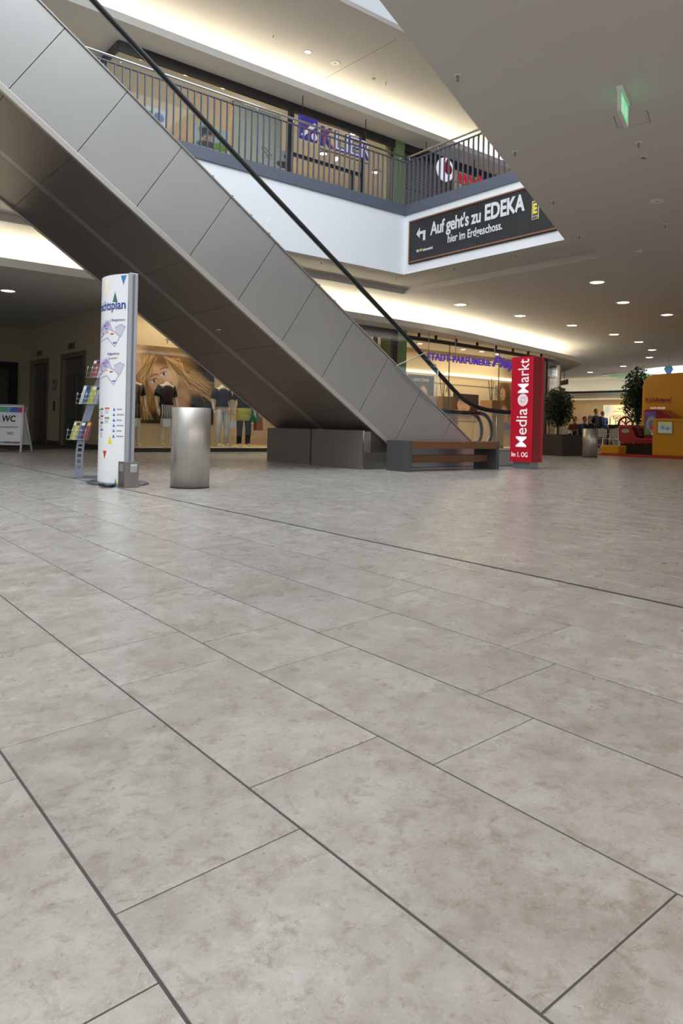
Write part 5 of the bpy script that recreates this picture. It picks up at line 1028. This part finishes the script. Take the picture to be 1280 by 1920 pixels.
# hanging sign by the perfumery corner
p = onZ(1058, 690, ZS); t = thing('hanging_sign', 'small dark sign hung from a rod at the rounded shop corner', 'sign', (p.x, p.y, 2.4)); zb_ = O_.z+(813-722)/FPX*(p-O_).dot(FW)
MB().tube([(0, 0, ZS-2.4), (0, 0, zb_+.18-2.4)], .012, 6).build('rod', DARK, t, local=True); b = MB()
b.add([RT*-.3-UPZ*.10+UPZ*(zb_-2.4), RT*.16-UPZ*.02+UPZ*(zb_-2.4), RT*.16+UPZ*.2+UPZ*(zb_-2.4), RT*-.3+UPZ*.06+UPZ*(zb_-2.4)], [(0, 1, 2, 3)]); b.build('board', mat('sign_bronze', (110, 98, 80), .5), t, local=True, solid=.04)
# ================================================================== FAR CEILING LIGHT OPENING
def disc(name, mt, cx_, cy_, rx, ry, z, th, lb, cat, n=48): return tag(MB().prism([(cx_+rx*math.cos(2*math.pi*k/n), cy_+ry*math.sin(2*math.pi*k/n)) for k in range(n)], z-th, z).build(name, mt), lb, cat)
a, c = onZ(1165, 692, 4), onZ(1280, 700, 4)
disc('light_ceiling', mat('light_ceiling', (240, 244, 252), .5, emit=1.0, emitc=(.86, .92, 1)), 37.6, 16.3, 3.3, 4.3, 3.998, .02, 'large oval luminous ceiling above the food court', 'skylight')
b = MB(); n = 48; ring = [(38.8+2.0*math.cos(2*math.pi*k/n), 22.1+1.4*math.sin(2*math.pi*k/n)) for k in range(n)]; ring2 = [(39.0+1.7*math.cos(2*math.pi*k/n), 22.1+1.2*math.sin(2*math.pi*k/n)) for k in range(n)]
t = thing('ceiling_ring', 'oval green ring with pale rim on the ceiling left of the luminous oval', 'ceiling ring', (38.8, 22.1, 3.96))
MB().prism(ring, 3.96, 3.998).build('rim', FIXW, t); MB().prism(ring2, 3.94, 3.96).build('green_field', mat('field_green', (120, 180, 140), .6, emit=.12, emitc=(.2, .5, .28)), t)
t = thing('hanging_diamond', 'blue and teal diamond pendant hanging before the luminous oval', 'pendant', gp(1250, 30)+UPZ*2.9); zz = O_.z+(816-694)/FPX*30-2.9
d1, d2 = mat('diamond_teal', (110, 170, 160), .4, emit=.15, emitc=(.2, .5, .45)), mat('diamond_blue', (100, 150, 220), .4, emit=.2, emitc=(.2, .4, .9)); b = MB(); r_ = .19
b.add([RT*-.19*1.0+UPZ*(zz+.02), RT*-.12+UPZ*(zz+.17), RT*.12+UPZ*(zz+.17), RT*.19+UPZ*(zz+.02)], [(0, 3, 2, 1)]); b.build('upper_half', d1, t, local=True, solid=.02); b = MB()
b.add([RT*-.19+UPZ*(zz+.018), RT*.19+UPZ*(zz+.018), RT*.06+UPZ*(zz-.2), RT*-.06+UPZ*(zz-.2)], [(0, 3, 2, 1)]); b.build('lower_half', d2, t, local=True, solid=.02); MB().tube([(0, 0, zz+.17), (0, 0, 1.1)], .005, 5).build('wire', CHROME, t, local=True)
# ================================================================== CEILING FIXTURES
ZC = 3.998
for (x, y, lb) in [(863, 571, 'ceiling downlight left-most, nearest the atrium corner groove'), (975, 592, 'ceiling downlight second from the atrium corner along the shopfront row'), (1072, 610, 'ceiling downlight third along the shopfront row'), (1119, 529, 'largest ceiling downlight, nearest the camera at the right'), (1168, 567, 'ceiling downlight just behind the largest one'), (1250, 590, 'ceiling downlight closest to the right picture edge'), (1151, 627, 'ceiling downlight fourth along the shopfront row'), (1197, 641, 'ceiling downlight fifth along the shopfront row'), (1222, 656, 'ceiling downlight sixth along the shopfront row'), (1217, 670, 'ceiling downlight seventh along the shopfront row'), (1168, 686.5, 'ceiling downlight just left of the luminous oval'), (1106, 698, 'distant ceiling downlight above the ficus'), (1082, 719, 'distant ceiling downlight low above the ficus top'), (1156, 718, 'distant ceiling downlight under the green ceiling ring')]:
    lamp_disc('downlight', onZ(x, y, ZC), .155, lb, group='ground floor ceiling downlights')
lamp_disc('downlight', onZ(15, 545, ZS-.001), .14, 'ceiling downlight in the lift lobby at the left edge')
lamp_disc('downlight', onZ(577, 97, UC-.001), .07, 'small bright white spot in the upper floor ceiling', mt=mat('spot_white', (255, 255, 255), .4, emit=25))
def sprinkler(proto=[None]):
    t = thing('sprinkler', '', 'sprinkler', (0, 0, 0)); MB().lathe([(.042, 0), (.04, -.006), (.016, -.010), (.016, -.002)], 0, 0, 0, 20).build('escutcheon', FIXW, t, local=True)
    MB().lathe([(.007, -.004), (.007, -.025), (.004, -.03), (.004, -.05)], 0, 0, 0, 10).build('stem', mat('sprinkler_metal', (150, 140, 130), .4, .6), t, local=True)
    MB().tube([(-.012, 0, -.028), (-.014, 0, -.045), (0, 0, -.058), (.014, 0, -.045), (.012, 0, -.028)], .003, 5).build('frame_arms', MT['sprinkler_metal'], t, local=True); MB().lathe([(.014, -.056), (.014, -.058)], 0, 0, 0, 14).build('deflector', MT['sprinkler_metal'], t, local=True); return t
sp0 = sprinkler(); first = True
SPR = [(858, 141, ZC, 'nearest ceiling sprinkler, at the top of the picture'), (965, 284, ZC, 'ceiling sprinkler beside the end of the upper railing'), (1197, 267, ZC, 'ceiling sprinkler beside the square grille'), (1037, 376, ZC, 'ceiling sprinkler beside the banner emblem'), (1086, 441, ZC, 'ceiling sprinkler beside the tip of the white parapet'), (1247, 420, ZC, 'ceiling sprinkler right of the smoke detector'), (967, 476, ZC, 'sprinkler under the banner on the narrow soffit'), (851, 501, ZC, 'sprinkler on the narrow soffit left of the one under the banner'), (742, 519, ZC, 'sprinkler on the narrow soffit at the atrium corner'), (602, 490, ZC, 'sprinkler on the narrow soffit seen through the escalator glass'), (971, 551, ZC, 'sprinkler between the two nearest downlight rows'), (781, 583, ZC, 'sprinkler in the glow right of the handrail'), (895, 615, ZC, 'sprinkler above the purple perfumery sign in the cove glow'), (1006, 632, ZC, 'sprinkler above the red pillar in the cove glow'), (1089, 654, ZC, 'sprinkler where the cove glow ends'), (512, 66, UC-.001, 'sprinkler in the upper ceiling left of the bright spot'), (723, 155, UC-.001, 'sprinkler in the upper ceiling near the smoke detector'), (28, 540, ZS-.001, 'sprinkler beside the lobby downlight')]
for (x, y, z, lb) in SPR:
    p = onZ(x, y, z); p.z = min(p.z, z)
    if first: sp0.location = p; sp0['label'] = lb; sp0['group'] = 'ceiling sprinklers'; WM[sp0] = Matrix.Translation(p); first = False; o = sp0
    else: o = copy_tree(sp0, p, label=lb)
for (x, y, lb, u) in [(314, 637, 'sprinkler on the escalator underside nearer the shop window', 10.6), (411, 618, 'sprinkler on the escalator underside right of the other one', 9.2)]:
    d = ray(x, y); t_ = (2.272+TN*4.89-HC)/(d.z+TN*d.x); p = O_+d*t_; copy_tree(sp0, p, label=lb)
def detector(x, y, z, lb):
    t = thing('smoke_detector', lb, 'detector', onZ(x, y, z), group='smoke detectors'); MB().lathe([(.055, 0), (.055, -.012), (.05, -.02)], 0, 0, 0, 24).build('base', FIXW, t, local=True); MB().lathe([(.04, -.02), (.036, -.035), (.02, -.042)], 0, 0, 0, 24).build('sensor_head', FIXW, t, local=True)
    for k in range(6): a_ = k*math.pi/3; MB().box(.036*math.cos(a_)-.006, .036*math.cos(a_)+.006, .036*math.sin(a_)-.006, .036*math.sin(a_)+.006, -.034, -.024).build('vent', DARK, t, local=True)
detector(1198, 470, ZC, 'smoke detector above the largest downlight'); detector(692, 569, ZC, 'smoke detector seen beside the handrail in the cove glow'); detector(699, 148, UC-.001, 'smoke detector in the upper floor ceiling'); detector(1172, 582, ZC, 'faint smoke detector right of the downlight rows')
def speaker(x, y, z, r, lb):
    t = thing('ceiling_speaker', lb, 'speaker', onZ(x, y, z)); MB().lathe([(r, 0), (r, -.006), (r*.92, -.008)], 0, 0, 0, 32).build('rim', FIXW, t, local=True); MB().lathe([(r*.91, -.006), (.001, -.009)], 0, 0, 0, 32).build('grille', mat('grille_grey', (176, 172, 164), .7), t, local=True)
speaker(1231, 377, ZC, .10, 'flat round ceiling speaker at the right'); speaker(628, 118, UC-.001, .12, 'flat round speaker in the upper ceiling beside the bright spot')
p = onZ(1206, 295, ZC); t = thing('ceiling_grille', 'small rectangular metal grille in the near ceiling below a sprinkler', 'grille', p, -.0)
MB().box(-.05, .05, -.03, .03, -.008, 0).build('frame', FIXW, t, local=True)
for k in range(4): MB().box(-.04+k*.022, -.028+k*.022, -.022, .022, -.011, -.008).build('slat', mat('slat_grey', (120, 112, 104), .5), t, local=True)
q = [onZ(x, y, ZC) for x, y in [(1150, 218), (1158, 240), (1221, 229), (1213, 207)]]; q[2] = q[1]+(q[3]-q[0])
t = thing('access_hatch', 'flush access hatch outlined in the near ceiling beside the exit sign', 'hatch', q[0])
MB().tube([q[0], q[1]], .0022, 4).tube([q[3], q[2]], .0022, 4).build('open_joint', DARK, t); MB().tube([q[1], q[2]], .001, 4).tube([q[0], q[3]], .0005, 4).build('closed_joint', mat('joint_pale', (170, 164, 156), .8), t)
# exit sign
e0 = onZ(1161, 160, ZC); e1 = onZ(1175, 194, ZC); dv = (e1-e0); dv.z = 0; L_ = dv.length; dv.normalize(); nv = Vector((-dv.y, dv.x, 0))
t = thing('exit_sign', 'green escape route sign hanging edge-on from the near ceiling', 'sign', e0)
def ebox(nm, mt, a0, a1, w0, w1, z0, z1):
    b = MB(); vs_ = [e0+dv*a+nv*w_+UPZ*(z-ZC) for z in (z0, z1) for a, w_ in ((a0, w0), (a1, w0), (a1, w1), (a0, w1))]; b.add(vs_, [(0, 3, 2, 1), (4, 5, 6, 7), (0, 1, 5, 4), (1, 2, 6, 5), (2, 3, 7, 6), (3, 0, 4, 7)]); return b.build(nm, mt, t)
ebox('ceiling_mount', FIXW, 0, L_, -.03, .03, ZC-.035, ZC); EG = mat('exit_green', (70, 170, 90), .4, emit=.9, emitc=(.12, .6, .25))
ebox('sign_plate', EG, .01, L_-.01, -.010, .010, ZC-.235, ZC-.045); ebox('end_frame', FIXW, 0, .01, -.018, .018, ZC-.245, ZC-.035); ebox('lower_frame', FIXW, 0, L_, -.016, .016, ZC-.25, ZC-.235); ebox('end_frame', FIXW, L_-.01, L_, -.018, .018, ZC-.245, ZC-.035)
for s_ in (-1, 1):
    o_ = e0+nv*s_*.011+UPZ*(-.21)
    flat('door_pictogram', [(.25*L_, 0), (.45*L_, 0), (.45*L_, .14), (.25*L_, .14)], LETW, t, o_, dv, UPZ, .001*(-s_)); flat('arrow_pictogram', [(.6*L_, .07), (.75*L_, .13), (.75*L_, .09), (.9*L_, .09), (.9*L_, .05), (.75*L_, .05), (.75*L_, .01)], LETW, t, o_, dv, UPZ, .001*(-s_))

b = MB().tube([onZ(742, 74, UC-.001), onZ(604, 150, UC-.001)], .004, 4); struct(b.build('trim_17', mat('joint_line', (120, 116, 110), .9)))  # thin dark line along the upper ceiling's panel joint
